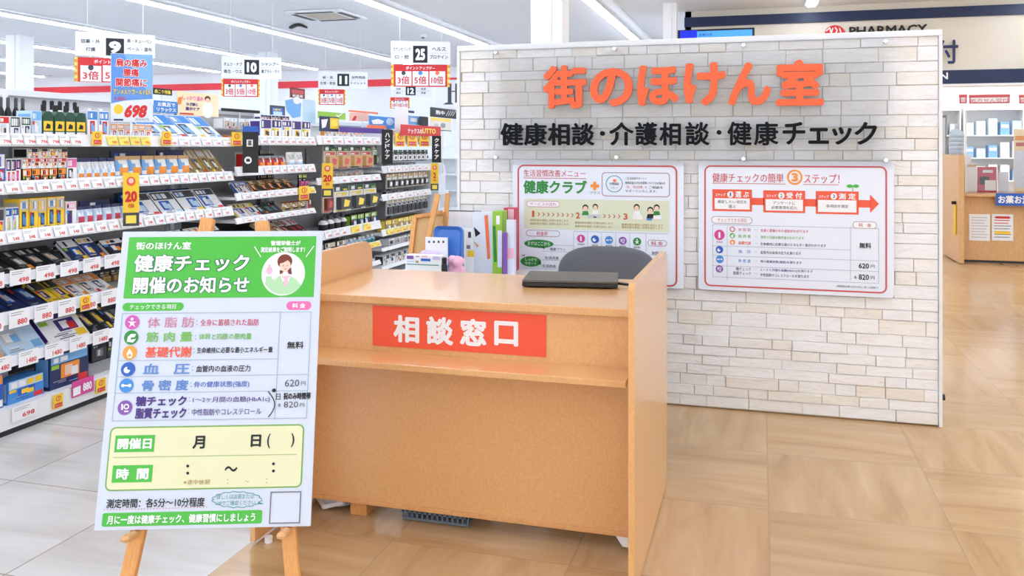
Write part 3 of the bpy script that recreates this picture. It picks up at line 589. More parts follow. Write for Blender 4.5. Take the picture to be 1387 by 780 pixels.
# the easel
reas = empty('display_easel', (0, 0, 0), 'pine display easel holding the white notice board', 'easel', basis=be.basis)
vf = -.3445
def leg(p_top, p_low, name='leg'):
    a, c = Vector(be.uv(*p_top)), Vector(be.uv(*p_low)); d = c-a; e = a+d*((vf-a.y)/d.y)
    mb = MB().bar((a.x, .026, a.y), (e.x, .026, e.y), .040, .030, (0, 1, 0), M_PINE); mb.build(name, reas, bevel=.004, world=False); return a, e
l1 = leg((279, 294), (183, 722)); l2 = leg((352, 298), (389, 722))
inv = be.basis.inverted()
tp = (l1[0]+l2[0])/2; foot = inv @ Vector((-1.475, 2.53, .012))
MB().bar((tp.x, .05, tp.y-.10), foot, .034, .022, (0, 1, 0), M_PINE).build('rear_leg', reas, bevel=.003, world=False)
yy = tp.y-.10; xa = l1[0].x+(l1[1].x-l1[0].x)*((yy-l1[0].y)/(l1[1].y-l1[0].y)); xb = l2[0].x+(l2[1].x-l2[0].x)*((yy-l2[0].y)/(l2[1].y-l2[0].y))
MB().bar((xa, .048, yy), (xb, .048, yy), .03, .014, (0, 1, 0), M_PINE).build('cross_bar', reas, world=False)
yy = -.11; xa = l1[0].x+(l1[1].x-l1[0].x)*((.25-l1[0].y)/(l1[1].y-l1[0].y)); xb = l2[0].x+(l2[1].x-l2[0].x)*((.25-l2[0].y)/(l2[1].y-l2[0].y))
MB().bar((xa, .048, .25), (xb, .048, .25), .04, .014, (0, 1, 0), M_PINE).build('cross_bar', reas, world=False)
for a, e in (l1, l2):
    t = (-.012-a.y)/(e.y-a.y); x = a.x+(e.x-a.x)*t
    mb = MB().cyl((x, .03, -.012), (x-.004, -.055, -.012), .011, mat('peg_wood', (222, 170, 116), .5), 14); mb.lathe([(.012, 0), (.014, .006), (.010, .014)], (x-.004, -.055, -.019), mat('peg_wood', (222, 170, 116)), 12); mb.build('peg', reas, smooth=True, world=False)

# ------------------------------------------------------------------ things under the desk
p = at(596, 703, Z=0); rk = empty('storage_basket', (-1.17, 3.16, 0), 'dark grey slatted plastic basket on the floor under the desk', 'basket')
mb = MB(); bx0, bx1, by0, by1 = -1.295, -1.035, 3.002, 3.30
M_BK = mat('basket_grey', (110, 124, 138), .5)
mb.bx(bx0, bx1, by0, by1, .004, .012, M_BK)
for z in (.03, .055, .08, .105):
    mb.bx(bx0, bx1, by0, by0+.007, z, z+.014, M_BK); mb.bx(bx0, bx1, by1-.006, by1, z, z+.014, M_BK); mb.bx(bx0, bx0+.006, by0, by1, z, z+.014, M_BK); mb.bx(bx1-.006, bx1, by0, by1, z, z+.014, M_BK)
for k in range(14):
    x = bx0+(bx1-bx0)*k/13; mb.bx(x-.003, x+.003, by0, by0+.005, .01, .12, M_BK)
mb.build('basket_wall', rk); MB().bx(bx0-.008, bx1+.008, by0-.008, by0+.012, .115, .13, M_BK).bx(bx0-.008, bx1+.008, by1-.012, by1+.008, .115, .13, M_BK).bx(bx0-.008, bx0+.006, by0+.012, by1-.012, .115, .13, M_BK).bx(bx1-.006, bx1+.008, by0+.012, by1-.012, .115, .13, M_BK).build('rim', rk)
for k, (x, c) in enumerate(((-1.24, 'red'), (-1.16, 'white'), (-1.09, 'sky'))):
    solid(MB().bx(x-.03, x+.03, 3.08, 3.25, .013, .10, c), 'folded_cloth', ('dark red', 'white', 'light blue')[k]+' bundle inside the basket under the desk', 'cloth', bevel=.012)
solid(MB().bx(-1.505, -1.437, 2.99, 3.07, 0, .30, M_PINE), 'wooden_block', 'short pale wooden post under the desk front panel', 'post', bevel=.003)
mb = MB(); mb.bx(-1.62, -1.515, 3.20, 3.4, 0, .12, 'dgrey'); mb.bx(-1.57, -1.545, 3.195, 3.2, .02, .10, 'beige'); mb.bx(-1.54, -1.52, 3.195, 3.2, .03, .09, 'grey'); solid(mb, 'storage_box', 'dark grey box beside the wooden post under the desk', 'box', bevel=.003)
mb = MB().lathe([(.02, 0), (.075, .008), (.085, .05), (.075, .09), (.045, .115), (.02, .125)], (-1.60, 3.09, .001), mat('bag_white', (205, 212, 222), .4), 18)
mb.tube([(-1.67, 3.05, .02), (-1.62, 3.0, .012), (-1.55, 3.02, .03), (-1.53, 3.07, .05)], .010, 'white', 8)
solid(mb, 'plastic_bag', 'crumpled white plastic bag on the floor under the desk by its left side panel', 'bag', smooth=True)

# ------------------------------------------------------------------ side cabinet with leaflets behind the desk
YC = 4.05
rcab = empty('side_cabinet', (-1.45, 4.32, 0), 'low white cabinet between the desk and the stone partition', 'cabinet')
MB().bx(-1.90, -1.08, 4.02, 4.62, .03, .70, M_STEEL).build('body', rcab, bevel=.003); MB().bx(-1.92, -1.06, 4.00, 4.64, .70, .72, M_STEEL).build('top', rcab, bevel=.002); MB().bx(-1.88, -1.10, 4.04, 4.60, 0, .03, 'dgrey').build('plinth', rcab)
for x0, x1 in ((-1.895, -1.495), (-1.485, -1.085)):
    dr = MB().bx(x0, x1, 4.005, 4.02, .04, .69, M_STEEL).build('door', rcab, bevel=.002)
    hx = x1-.04 if x0 < -1.6 else x0+.04; sub(MB().bx(hx-.006, hx+.006, 3.985, 4.005, .5, .6, M_CHROME), 'handle', dr, rcab)
ZC = .72
def slab(px0, py0, px1, Y, depth, m, lean=0, z0=ZC):
    """upright sheet or box on the cabinet whose front shows between px0 and px1, top at py0"""
    a, c = at(px0, py0, Y=Y), at(px1, py0, Y=Y); h = a.z-z0; mb = MB()
    mb.add([(a.x, Y, z0), (c.x, Y, z0), (c.x, Y+depth, z0), (a.x, Y+depth, z0), (a.x, Y+lean, z0+h), (c.x, Y+lean, z0+h), (c.x, Y+depth+lean, z0+h), (a.x, Y+depth+lean, z0+h)],
        [(3, 2, 1, 0), (4, 5, 6, 7), (0, 1, 5, 4), (1, 2, 6, 5), (2, 3, 7, 6), (3, 0, 4, 7)], m)
    return mb
def patch(mb, px0, py0, px1, py1, Y, m, k=1):
    a, c = at(px0, py0, Y=Y-.001*k), at(px1, py1, Y=Y-.001*k); mb.add([(a.x, Y-.001*k, c.z), (c.x, Y-.001*k, c.z), (c.x, Y-.001*k, a.z), (a.x, Y-.001*k, a.z)], [(0, 1, 2, 3)], m); return mb
def band(mb, pts, Y, m, k=1):
    vs = [at(x, y, Y=Y-.001*k) for x, y in pts]; mb.add(vs, [tuple(range(len(vs)))[::-1]], m); return mb
mb = slab(597, 285, 652, 4.57, .05, 'white'); patch(mb, 608, 284.6, 652, 287, 4.57, 'dgrey'); patch(mb, 601, 296, 648, 297, 4.57, 'lgrey', 2); solid(mb, 'document_box', 'tall white document box with a black top edge behind the blue tray', 'document box', bevel=.003)
mb = slab(640, 287, 668, 4.44, .04, 'paper'); band(mb, [(642, 307), (651, 316), (644, 321)], 4.44, 'black'); band(mb, [(640, 325), (649, 333), (646, 335)], 4.44, 'tan'); band(mb, [(656, 292), (661, 291), (664, 350), (660, 351)], 4.44, 'coral'); solid(mb, 'magazine_file', 'white magazine file with an orange slanted strip on its face', 'magazine file', bevel=.002)
mb = slab(667, 286, 680, 4.40, .10, 'lime'); band(mb, [(667, 306), (671, 306), (673, 355), (669, 355)], 4.40, 'leaf'); patch(mb, 672, 292, 677, 304, 4.40, 'white'); patch(mb, 674, 312, 680, 362, 4.40, 'paper', 2); solid(mb, 'magazine_file', 'bright green file standing between the white file and the pink file', 'magazine file', bevel=.002)
mb = slab(682, 281.5, 697, 4.53, .08, 'crimson'); patch(mb, 688, 283, 696, 297, 4.53, 'lpink'); patch(mb, 685, 297, 697, 340, 4.53, 'lilac', 2); solid(mb, 'magazine_file', 'deep pink file nearest the poster with red border', 'magazine file', bevel=.002)
mb = slab(681, 315, 686, 4.36, .06, 'purple'); solid(mb, 'booklet', 'thin purple booklet in front of the deep pink file', 'booklet')
mb = slab(686, 298, 696.5, 4.38, .04, 'paper'); patch(mb, 687, 336, 696, 350, 4.38, 'lpink'); solid(mb, 'booklet', 'white and pale pink booklet at the end of the file row', 'booklet')
mb = slab(625, 309, 640, 4.37, .02, 'white'); patch(mb, 634, 314, 638, 322, 4.37, 'dgrey'); patch(mb, 632, 332, 637, 337, 4.37, 'mgrey'); patch(mb, 633, 339, 642, 348, 4.37, 'yellow'); solid(mb, 'leaflet', 'white leaflet with a yellow spot beside the blue tray', 'leaflet')
mb = slab(620, 315, 629, 4.335, .015, 'white'); patch(mb, 622, 316, 628, 360, 4.335, 'mblue'); solid(mb, 'leaflet', 'narrow leaflet with a blue stripe at the edge of the tray', 'leaflet')
# blue tray
a, c = at(585, 306, Y=4.255), at(624, 345, Y=4.255); tb = Board((a.x, 4.255, ZC), (1, 0, 0), Vector((0, .1, 1)))
hh = (a.z-ZC); ww = c.x-a.x; o_ = tb.rr(0, 0, ww, hh, .03); i_ = tb.rr(.018, .018, ww-.018, hh-.018, .02); n_ = len(o_); M_TRAY = mat('blue_tray', (72, 130, 214), .3)
mb = MB(); mb.add([(u, 0, v) for u, v in o_]+[(u, .022, v) for u, v in i_]+[(u, .026, v) for u, v in o_], [tuple(range(n_, 2*n_))]+[(j, (j+1) % n_, n_+(j+1) % n_, n_+j) for j in range(n_)]+[((j+1) % n_, j, 2*n_+j, 2*n_+(j+1) % n_) for j in range(n_)]+[tuple(range(3*n_-1, 2*n_-1, -1))], M_TRAY)
mb.xform(tb.basis); solid(mb, 'plastic_tray', 'blue plastic tray standing on edge on the cabinet', 'tray')
mb = slab(576, 321, 606, 4.225, .010, 'white')
for k in range(4): patch(mb, 580+6.4*k, 326, 582.6+6.4*k, 329, 4.225, 'dgrey')
solid(mb, 'desk_calendar', 'small white card with four black holes before the blue tray', 'card', bevel=.001)
rng = random.Random(5)
def blob(px0, py0, px1, py1, Y, m, name, label, cat, n=9):
    a, c = at(px0, py0, Y=Y), at(px1, py1, Y=Y); b_ = bmesh.new()
    for k in range(n):
        s_ = bmesh.ops.create_icosphere(b_, subdivisions=2, radius=.026); cx, cz = rng.uniform(a.x+.02, c.x-.02), rng.uniform(ZC+.024, a.z-.026)
        bmesh.ops.translate(b_, verts=s_['verts'], vec=(cx, Y+rng.uniform(-.01, .03), cz))
    me = bpy.data.meshes.new(name); b_.to_mesh(me); b_.free(); me.materials.append(C(m)); o = bpy.data.objects.new(name, me); COL.objects.link(o)
    rm = o.modifiers.new('r', 'REMESH'); rm.mode = 'VOXEL'; rm.voxel_size = .008; rm.use_smooth_shade = True
    return tag(o, label, cat)
blob(570, 337, 597, 362, 4.165-.0, 'lilac', 'soft_pouch', 'pale lilac soft pouch behind the white printed box', 'pouch', 20)
blob(606, 345, 628, 364, 4.13, 'lpink', 'soft_pouch', 'pale pink soft pouch to the side of the small black bottle', 'pouch', 16)
mb = slab(549, 345, 598, 4.06, .06, 'white'); patch(mb, 551, 346, 560, 351, 4.06, 'purple'); patch(mb, 563, 346.5, 568, 348, 4.06, 'mgrey'); patch(mb, 586, 347, 596, 352, 4.06, 'lilac'); patch(mb, 571, 346, 579, 348.5, 4.06, 'lpink'); patch(mb, 552, 353, 561, 355, 4.06, 'pale'); patch(mb, 570, 350, 583, 354, 4.06, 'blue'); patch(mb, 551, 357, 594, 360, 4.06, 'teal'); patch(mb, 563, 353, 567, 356, 4.06, 'gold'); patch(mb, 555, 361, 590, 362.5, 4.06, 'mgrey'); solid(mb, 'tissue_box', 'white box printed with small violet and teal marks on the cabinet edge', 'box', bevel=.003)
p = at(601, 350, Y=4.06); rbt = empty('pump_bottle', (p.x, 4.07, ZC), 'small black bottle beside the white printed box', 'bottle'); hb = p.z-ZC
MB().lathe([(.015, 0), (.016, .01), (.016, hb*.7), (.011, hb*.78)], (p.x, 4.07, ZC), M_BLACKP, 16).build('body', rbt, smooth=True); MB().lathe([(.012, hb*.78), (.012, hb), (.008, hb+.004)], (p.x, 4.07, ZC), M_BLACKP, 16).build('cap', rbt, smooth=True)
mb = MB(); p = at(628, 362, Y=4.08)
for k, (dx, c) in enumerate(((0, 'dgrey'), (.03, 'teal'), (.06, 'black'))): solid(MB().cyl((p.x+dx*.5, 4.06+.02*k, ZC+.0085), (p.x+dx*.5+.10, 4.068+.02*k, ZC+.0085), .007, c, 10), 'marker_pen', ('grey', 'teal', 'black')[k]+' pen lying on the cabinet before the leaflets', 'pen', smooth=True)
# folded easel behind the cabinet goods
re2 = empty('folded_easel', at(578, 365, Y=4.30), 'folded wooden easel with a brown board leaning behind the soft pouches', 'easel')
def stick(p0, p1, Y0, Y1, wd, name):
    a, c = at(*p0, Y=Y0), at(*p1, Y=Y1); MB().bar(a, c, wd, .02, (0, 1, 0), M_PINE).build(name, re2, bevel=.002)
stick((571, 368), (593, 263), 4.26, 4.42, .028, 'leg'); stick((599, 366), (606.5, 262), 4.40, 4.52, .024, 'leg')
vs = [at(555, 366, Y=4.30), at(588, 366, Y=4.30), at(601, 287, Y=4.46), at(563, 293, Y=4.46)]
mb = MB(); mb.add(vs+[v+Vector((0, .015, 0)) for v in vs], [(3, 2, 1, 0), (4, 5, 6, 7), (0, 1, 5, 4), (1, 2, 6, 5), (2, 3, 7, 6), (3, 0, 4, 7)], 'tan'); mb.build('board', re2)
a, c = vs[0], vs[3]; MB().bar(a+Vector((0, -.012, 0)), c+Vector((0, -.012, 0)), .025, .014, (0, 1, 0), M_PINE).build('frame_rail', re2); MB().bar(vs[3]+Vector((0, -.012, 0)), vs[2]+Vector((0, -.012, 0)), .02, .014, (0, 1, 0), M_PINE).build('frame_rail', re2)

# ------------------------------------------------------------------ shelf units along the aisle
XS = -3.51
SECT = {
 'A': dict(y0=2.62, y1=5.22, name='nearest', tiers=[(1.406, 1.471), (1.172, 1.236), (.930, .994), (.738, .785), (.540, .600), (.330, .378)], base=.13, top=1.69),
 'B': dict(y0=5.25, y1=6.37, name='second', tiers=[(1.418, 1.488), (1.200, 1.265), (1.027, 1.080), (.864, .905), (.660, .705), (.46, .505)], base=.13, top=1.66),
 'C': dict(y0=6.40, y1=7.64, name='third', tiers=[(1.424, 1.500), (1.088, 1.147), (.625, .700), (.455, .507), (.28, .32)], base=.13, top=1.60),
 'D': dict(y0=7.67, y1=8.96, name='last', tiers=[(1.430, 1.520), (1.150, 1.220), (.880, .944), (.537, .600), (.39, .42), (.21, .24)], base=.13, top=1.62)}
ORD = ['top', 'second', 'third', 'fourth', 'fifth', 'lowest']
M_BACK = mat('shelf_back', (206, 206, 208), .6); M_DARKBACK = mat('shelf_dark_back', (52, 56, 62), .6); M_RAIL = mat('price_rail', (238, 239, 242), .3)
for k, s in SECT.items():
    y0, y1 = s['y0'], s['y1']
    extra = {'A': 'nearest the easel', 'B': 'second along the aisle from the easel', 'C': 'third along the aisle, with rows of hanging packs', 'D': 'farthest along the aisle before the stone partition'}[k]
    r_ = empty('shelf_unit', (XS-.25, (y0+y1)/2, 0), 'white steel shelf unit of packs, '+extra, 'shelf unit', 'shelf units along the aisle')
    z4 = s['tiers'][3][0] if k in 'AB' else .1
    MB().bx(XS-.56, XS-.53, y0, y1, z4, s['top'], M_BACK).build('back_panel', r_)
    if k in 'AB': MB().bx(XS-.56, XS-.53, y0, y1, .1, z4, M_DARKBACK).build('back_panel', r_)
    MB().bx(XS-.58, XS-.50, y0, y1, s['top'], s['top']+.035, M_STEEL).build('top_rail', r_)
    b_ = MB().bx(XS-.55, XS, y0, y1, .03, s['base'], M_STEEL).build('base_deck', r_)
    sub(MB().bx(XS-.52, XS-.012, y0, y1, 0, .03, M_BLACKP), 'kick_plate', b_, r_)
    for yy in ([y0+.025, 3.79, y1-.025] if k == 'A' else [y0+.025, y1-.025]):
        MB().bx(XS-.53, XS-.49, yy-.02, yy+.02, .05, s['top'], M_STEEL if k == 'A' else M_GREYSTEEL).build('post', r_)
    for i, (za, zb) in enumerate(s['tiers']):
        sh = MB().bx(XS-.53, XS-.02, y0+.004, y1-.004, za+.004, za+.022, M_STEEL).build('shelf', r_)
        m = MB(); m.add([(XS-.02, y0+.004, zb), (XS, y0+.004, za), (XS-.014, y0+.004, za-.002), (XS-.028, y0+.004, zb-.002), (XS-.02, y1-.004, zb), (XS, y1-.004, za), (XS-.014, y1-.004, za-.002), (XS-.028, y1-.004, zb-.002)],
            [(0, 1, 5, 4), (3, 7, 6, 2), (0, 4, 7, 3), (1, 2, 6, 5), (0, 3, 2, 1), (4, 5, 6, 7)], M_RAIL); sub(m, 'price_rail', sh, r_)
    # far side of the unit: plain back of the neighbouring row
def wire_z(): return H_CEIL

# pack prototypes: front faces +x, origin at the bottom of the front face
def pack(kind, wd, h, d, cols, seed):
    g = random.Random(seed); mb = MB(); c0, c1, c2, c3 = (list(cols)*4)[:4]
    if kind == 'bottle':
        r_ = min(wd*.42, .04); mb.lathe([(r_*.9, 0), (r_, .006), (r_, h*.66), (r_*.45, h*.78)], (-r_-.005, 0, 0), c0, 14); mb.lathe([(r_*1.01, h*.16), (r_*1.015, h*.17), (r_*1.015, h*.55), (r_*1.01, h*.56)], (-r_-.005, 0, 0), c1, 14); mb.lathe([(r_*.5, h*.78), (r_*.52, h*.98), (r_*.3, h)], (-r_-.005, 0, 0), c2, 14)
        return mb
    if kind == 'jug':
        w2 = wd*.5; mb.prism([(-w2, 0), (w2, 0), (w2, h*.70), (w2*.45, h*.82), (-w2*.45, h*.82), (-w2, h*.70)], lambda a, b_, t_: (t_, a, b_), -min(d, .06), 0, c0)
        for z0, z1, c_ in ((.30, .56, c1), (.03, .27, 'white'), (.08, .16, c2)): mb.add([(.0006 if c_ != c2 else .0012, -w2*.85, h*z0), (.0006 if c_ != c2 else .0012, w2*.85, h*z0), (.0006 if c_ != c2 else .0012, w2*.85, h*z1), (.0006 if c_ != c2 else .0012, -w2*.85, h*z1)], [(0, 1, 2, 3)], c_)
        mb.add([(.0014, -w2*.5, h*.36), (.0014, w2*.4, h*.36), (.0014, w2*.4, h*.46), (.0014, -w2*.2, h*.50)], [(0, 1, 2, 3)], 'black')
        mb.cyl((-.03, 0, h*.82), (-.03, 0, h), w2*.36, c3, 12)
        return mb
    t = {'hang': .012}.get(kind, d)
    if kind == 'pouch':
        ny, nz = 6, 7; vs = []
        for j in range(nz+1):
            for i in range(ny+1):
                a, b_ = i/ny, j/nz; vs.append((-d*.5+d*.5*math.sin(math.pi*a)**.6*math.sin(math.pi*min(b_*1.15, 1))**.6 if 0 < i < ny and 0 < j < nz else -d*.5, (a-.5)*wd, b_*h))
        k0 = len(vs); vs += [(-d*.5-.006, y, z) for x, y, z in vs[:k0]]
        fs = []; W_ = ny+1
        for j in range(nz):
            for i in range(ny): fs.append((j*W_+i, j*W_+i+1, (j+1)*W_+i+1, (j+1)*W_+i)); fs.append((k0+j*W_+i, k0+(j+1)*W_+i, k0+(j+1)*W_+i+1, k0+j*W_+i+1))
        edge = [i for i in range(ny+1)]+[j*W_+ny for j in range(1, nz+1)]+[nz*W_+i for i in range(ny-1, -1, -1)]+[j*W_ for j in range(nz-1, 0, -1)]
        fs += [(edge[(q+1) % len(edge)], edge[q], k0+edge[q], k0+edge[(q+1) % len(edge)]) for q in range(len(edge))]
        cl = []
        mb.add(vs, [], c0); o = 0
        for f in fs:
            zc = sum(vs[q][2] for q in f)/4/h; yc = sum(vs[q][1] for q in f)/4/wd
            mb.f.append(f); mb.m.append(mb.mi(c1 if zc > .8 else c2 if (.25 < zc < .5 and -.3 < yc < .3) else c3 if (zc < .25 and yc < 0) or (zc > .5 and abs(yc) > .3) else g.choice((c0, c0, c3, 'white'))))
        return mb
    mb.bx(-t, 0, -wd/2, wd/2, 0, h, c0)
    def q(y0, z0, y1, z1, c, k=1):
        x = .0006*k; mb.add([(x, (y0-.5)*wd, z0*h), (x, (y1-.5)*wd, z0*h), (x, (y1-.5)*wd, z1*h), (x, (y0-.5)*wd, z1*h)], [(0, 1, 2, 3)], c)
    if kind == 'hang':
        q(0, .80, 1, 1, c1); q(.42, .90, .58, .94, 'dgrey', 2)
        mb.bx(0, d, -wd*.36, wd*.36, h*.10, h*.58, c2); q(.1, .62, .9, .75, c3); q(.12, .83, .38, .97, 'white', 2); q(.62, .83, .9, .89, g.choice(('lime', c3, 'yellow')), 2); q(.15, .64, .5, .70, 'white', 2); q(.1, .02, .9, .08, g.choice((c3, 'grey', c1)), 2)
        x = d+.0006; mb.add([(x, -wd*.2, h*.2), (x, wd*.15, h*.2), (x, wd*.25, h*.42), (x, -wd*.12, h*.5)], [(0, 1, 2, 3)], c3)
        return mb
    # printed carton face: title band, picture, text lines, corner flash
    f = g.uniform(.58, .74); q(.03, f, .97, .97, c1); n = g.randint(2, 4); x = .09
    for k in range(n):
        w2 = g.uniform(.10, .20); q(x, f+.05, x+w2, .91, g.choice(('white', c3, c0)), 2); x += w2+.05
    a = g.uniform(.05, .45); q(a, .26, a+.48, f-.04, c2); q(a+.10, .32, a+.30, f-.10, g.choice(('skin', c3, 'white')), 2); q(a+.26, .28, a+.44, .28+(f-.3)*.6, c3, 3)
    for k in range(4):
        yb = g.uniform(.04, .5); q(yb, .05+.05*k, yb+g.uniform(.2, .45), .075+.05*k, g.choice(('dgrey', c1, c2, 'grey')))
    if g.random() < .7: q(.72, .04, .97, .24, g.choice(('yellow', 'red', c3, 'orange')), 2)
    if g.random() < .5: q(.03, f-.14, .22, f-.02, g.choice(('red', 'mblue', c3, 'lime')), 4)
    # side prints (end facing -y) and top
    mb.add([(-t*.9, -wd/2-.0006, h*.1), (-t*.1, -wd/2-.0006, h*.1), (-t*.1, -wd/2-.0006, h*.9), (-t*.9, -wd/2-.0006, h*.9)], [(0, 1, 2, 3)], c1)
    return mb
NAMES = {'jug': 'refill_bottle', 'box': 'carton', 'flat': 'flat_pack', 'hang': 'hanging_pack', 'pouch': 'pouch_pack', 'bottle': 'bottle'}
used_rows = set()
def row(sec, tier, px0, px1, n, ytop, kind, cols, look, d=.10, tilt=0, hang=False, xo=0, zoff=0, hgt=None, level=None, gap=.93):
    s = SECT[sec]; za, zb = s['tiers'][tier] if tier >= 0 else (s['base']-.022, s['base'])
    xf = XS-.045-xo; pm = (px0+px1)/2; y0, y1 = at(px0, 200, X=xf).y, at(px1, 200, X=xf).y
    y0, y1 = max(y0, s['y0']+.01), min(y1, s['y1']-.01)
    wd = (y1-y0)/n; zt = at(pm, ytop, X=xf).z
    zs = (za+.0225+zoff) if not hang else None
    h = hgt if hgt else (zt-zs if not hang else .1)
    if hang:
        zb2 = at(pm, hang, X=xf).z; h = zt-zb2; zs = zb2
    L = h/math.sin(R(tilt)) if tilt else h
    def make(v):
        p_ = pack(kind, wd*gap, L, d, cols, int(px0*7+tier*131+n*17+v*1013))
        if tilt: p_.xform(Matrix.Rotation(-R(90-tilt), 4, 'Y')); lo = min(q[2] for q in p_.v); p_.xform(Matrix.Translation((0, 0, -lo)))
        return p_
    nv = min(n, 3) if kind in ('box', 'flat', 'hang') else 1
    protos = [make(v).build(NAMES[kind], None, world=False, smooth=(kind in ('pouch', 'bottle'))) for v in range(nv)]
    place = level or f"on the {s['name']} unit's {'base deck' if tier < 0 else ORD[tier]+' shelf' if not hang else ORD[tier]+' hook row'}"
    label = look+' '+place; assert label not in used_rows, label; used_rows.add(label)
    for o in protos: tag(o, label, {'bottle': 'bottle', 'jug': 'bottle'}.get(kind, 'pack'), label if n > 1 else None)
    g = random.Random(int(px0)+tier)
    for k in range(n):
        y = y0+wd*(k+.5); loc = (xf-g.uniform(0, .006), y, zs+.0004)
        if k < nv: protos[k].location = loc
        else:
            c = protos[k % nv].copy(); COL.objects.link(c); c.location = loc
    return zs, h
# nearest unit
row('A', 0, -60, 14, 4, 156, 'box', ('white', 'red', 'pale', 'dgreen'), 'white and red packs')
row('A', 0, 15, 42, 2, 158, 'box', ('white', 'dgreen', 'navy', 'lgrey'), 'white and dark green packs')
row('A', 0, 43, 57, 1, 150, 'box', ('pale', 'sky', 'lgrey', 'white'), 'pale blue pack')
row('A', 0, 58, 118, 4, 143, 'jug', ('dgreen', 'yellow', 'red', 'black'), 'dark green square bottles with yellow labels')
row('A', 0, 119, 148, 2, 147, 'jug', ('mblue', 'white', 'red', 'white'), 'blue square bottles with white caps', xo=.12)
row('A', 0, 119, 148, 2, 150, 'box', ('white', 'mblue', 'red', 'sky'), 'white and blue packs with a red spot')
row('A', 0, 2, 40, 4, 132, 'bottle', ('black', 'dgreen', 'dgrey'), 'tall black bottles at the back', xo=.22)
row('A', 0, 60, 112, 5, 137, 'bottle', ('white', 'dgrey', 'black'), 'white bottles with black caps at the back', xo=.22)
row('A', 0, 150, 206, 6, 168, 'box', ('white', 'orange', 'red', 'pale'), 'small white packs with orange and red marks')
row('A', 0, 208, 318, 4, 158, 'flat', ('paper', 'mblue', 'dgrey', 'sky'), 'tilted white and blue flat packs', d=.02, tilt=38)
row('A', 1, -60, 8, 5, 208, 'box', ('blue', 'white', 'red', 'pale'), 'blue and white packs')
row('A', 1, 9, 29, 3, 215, 'box', ('white', 'navy', 'red', 'pink'), 'white packs with navy tops')
zz, hh_ = row('A', 1, 30, 90, 5, 228, 'box', ('black', 'orange', 'tan', 'red'), 'black and orange packs, lower layer,')
zz2, h2 = row('A', 1, 30, 90, 5, 217, 'box', ('white', 'red', 'orange', 'brown'), 'white and red packs, middle layer,', zoff=hh_+.0005, hgt=.052)
row('A', 1, 38, 92, 4, 205, 'box', ('offwhite', 'black', 'red', 'yellow'), 'cream and black packs, upper layer,', zoff=hh_+h2+.0010, hgt=.050)
row('A', 1, 91, 105, 1, 214, 'box', ('white', 'pink', 'black', 'lgrey'), 'white pack with black dots')
row('A', 1, 107, 160, 5, 214, 'pouch', ('pale', 'navy', 'orange', 'white'), 'pale blue pouches with navy headers', d=.05)
row('A', 1, 161, 262, 6, 211, 'pouch', ('white', 'tan', 'orange', 'sky'), 'white and orange bath pouches', d=.06)
row('A', 1, 263, 316, 4, 205, 'flat', ('gold', 'beige', 'dgrey', 'white'), 'tilted gold packs', d=.02, tilt=50)
row('A', 2, -60, 7, 4, 285, 'box', ('lgrey', 'dgrey', 'red', 'yellow'), 'grey packs with yellow bands')
row('A', 2, 8, 26, 2, 281, 'box', ('white', 'blue', 'lgrey', 'lime'), 'white and blue packs')
row('A', 2, 27, 88, 5, 268, 'box', ('yellow', 'beige', 'dgrey', 'mblue'), 'yellow packs with dark corners')
row('A', 2, 89, 104, 1, 273, 'box', ('white', 'lpink', 'dgrey', 'violet'), 'white and pink pack')
row('A', 2, 106, 190, 7, 277, 'pouch', ('paper', 'navy', 'crimson', 'pale'), 'white pouches with navy headers', d=.05)
row('A', 2, 191, 314, 4, 262, 'flat', ('white', 'dgrey', 'blue', 'pale'), 'tilted white flat packs with blue corners', d=.02, tilt=48)
row('A', 3, -60, 100, 6, 350, 'flat', ('black', 'dgrey', 'mgrey', 'beige'), 'tilted black packs', d=.02, tilt=26)
row('A', 3, 102, 148, 2, 328, 'flat', ('navy', 'white', 'blue', 'yellow'), 'tilted navy packs with yellow marks', d=.02, tilt=40)
row('A', 3, 152, 320, 6, 318, 'flat', ('black', 'white', 'navy', 'orange'), 'tilted black and white packs', d=.02, tilt=40)
row('A', 4, -60, 68, 5, 395, 'flat', ('navy', 'black', 'blue', 'pale'), 'tilted navy and blue packs', d=.02, tilt=25)
row('A', 4, 70, 105, 2, 388, 'flat', ('yellow', 'dgrey', 'blue', 'black'), 'tilted yellow edged packs', d=.02, tilt=28)
row('A', 4, 107, 160, 3, 380, 'flat', ('white', 'orange', 'navy', 'lgrey'), 'tilted white and orange packs', d=.02, tilt=28)
row('A', 5, -50, 8, 2, 450, 'flat', ('white', 'blue', 'navy', 'magenta'), 'tilted white packs with blue faces', d=.02, tilt=42)
row('A', 5, 9, 64, 1, 437, 'flat', ('pale', 'white', 'lgrey', 'sky'), 'large tilted pale blue pack', d=.03, tilt=46)
row('A', 5, 67, 124, 1, 424, 'flat', ('white', 'violet', 'violet', 'red'), 'large tilted violet pack with white and red dots', d=.03, tilt=46)
row('A', 5, 127, 170, 3, 418, 'flat', ('black', 'dgrey', 'mgrey', 'yellow'), 'tilted black packs with yellow rims', d=.02, tilt=35)
row('A', -1, -60, 6, 2, 515, 'box', ('blue', 'orange', 'red', 'white'), 'blue and orange cartons')
row('A', -1, 9, 61, 1, 511, 'box', ('mblue', 'pale', 'blue', 'yellow'), 'blue checked carton with yellow corner')
row('A', -1, 66, 122, 1, 476, 'box', ('navy', 'sky', 'orange', 'white'), 'large navy carton with orange pictures')
row('A', 1, 148, 200, 1, 204, 'box', ('navy', 'navy', 'navy', 'blue'), 'wide navy header card behind the pouches', d=.01, xo=.10)
row('A', 1, 212, 250, 1, 203, 'box', ('navy', 'navy', 'blue', 'navy'), 'second wide navy header card nearer the gold packs', d=.01, xo=.10)
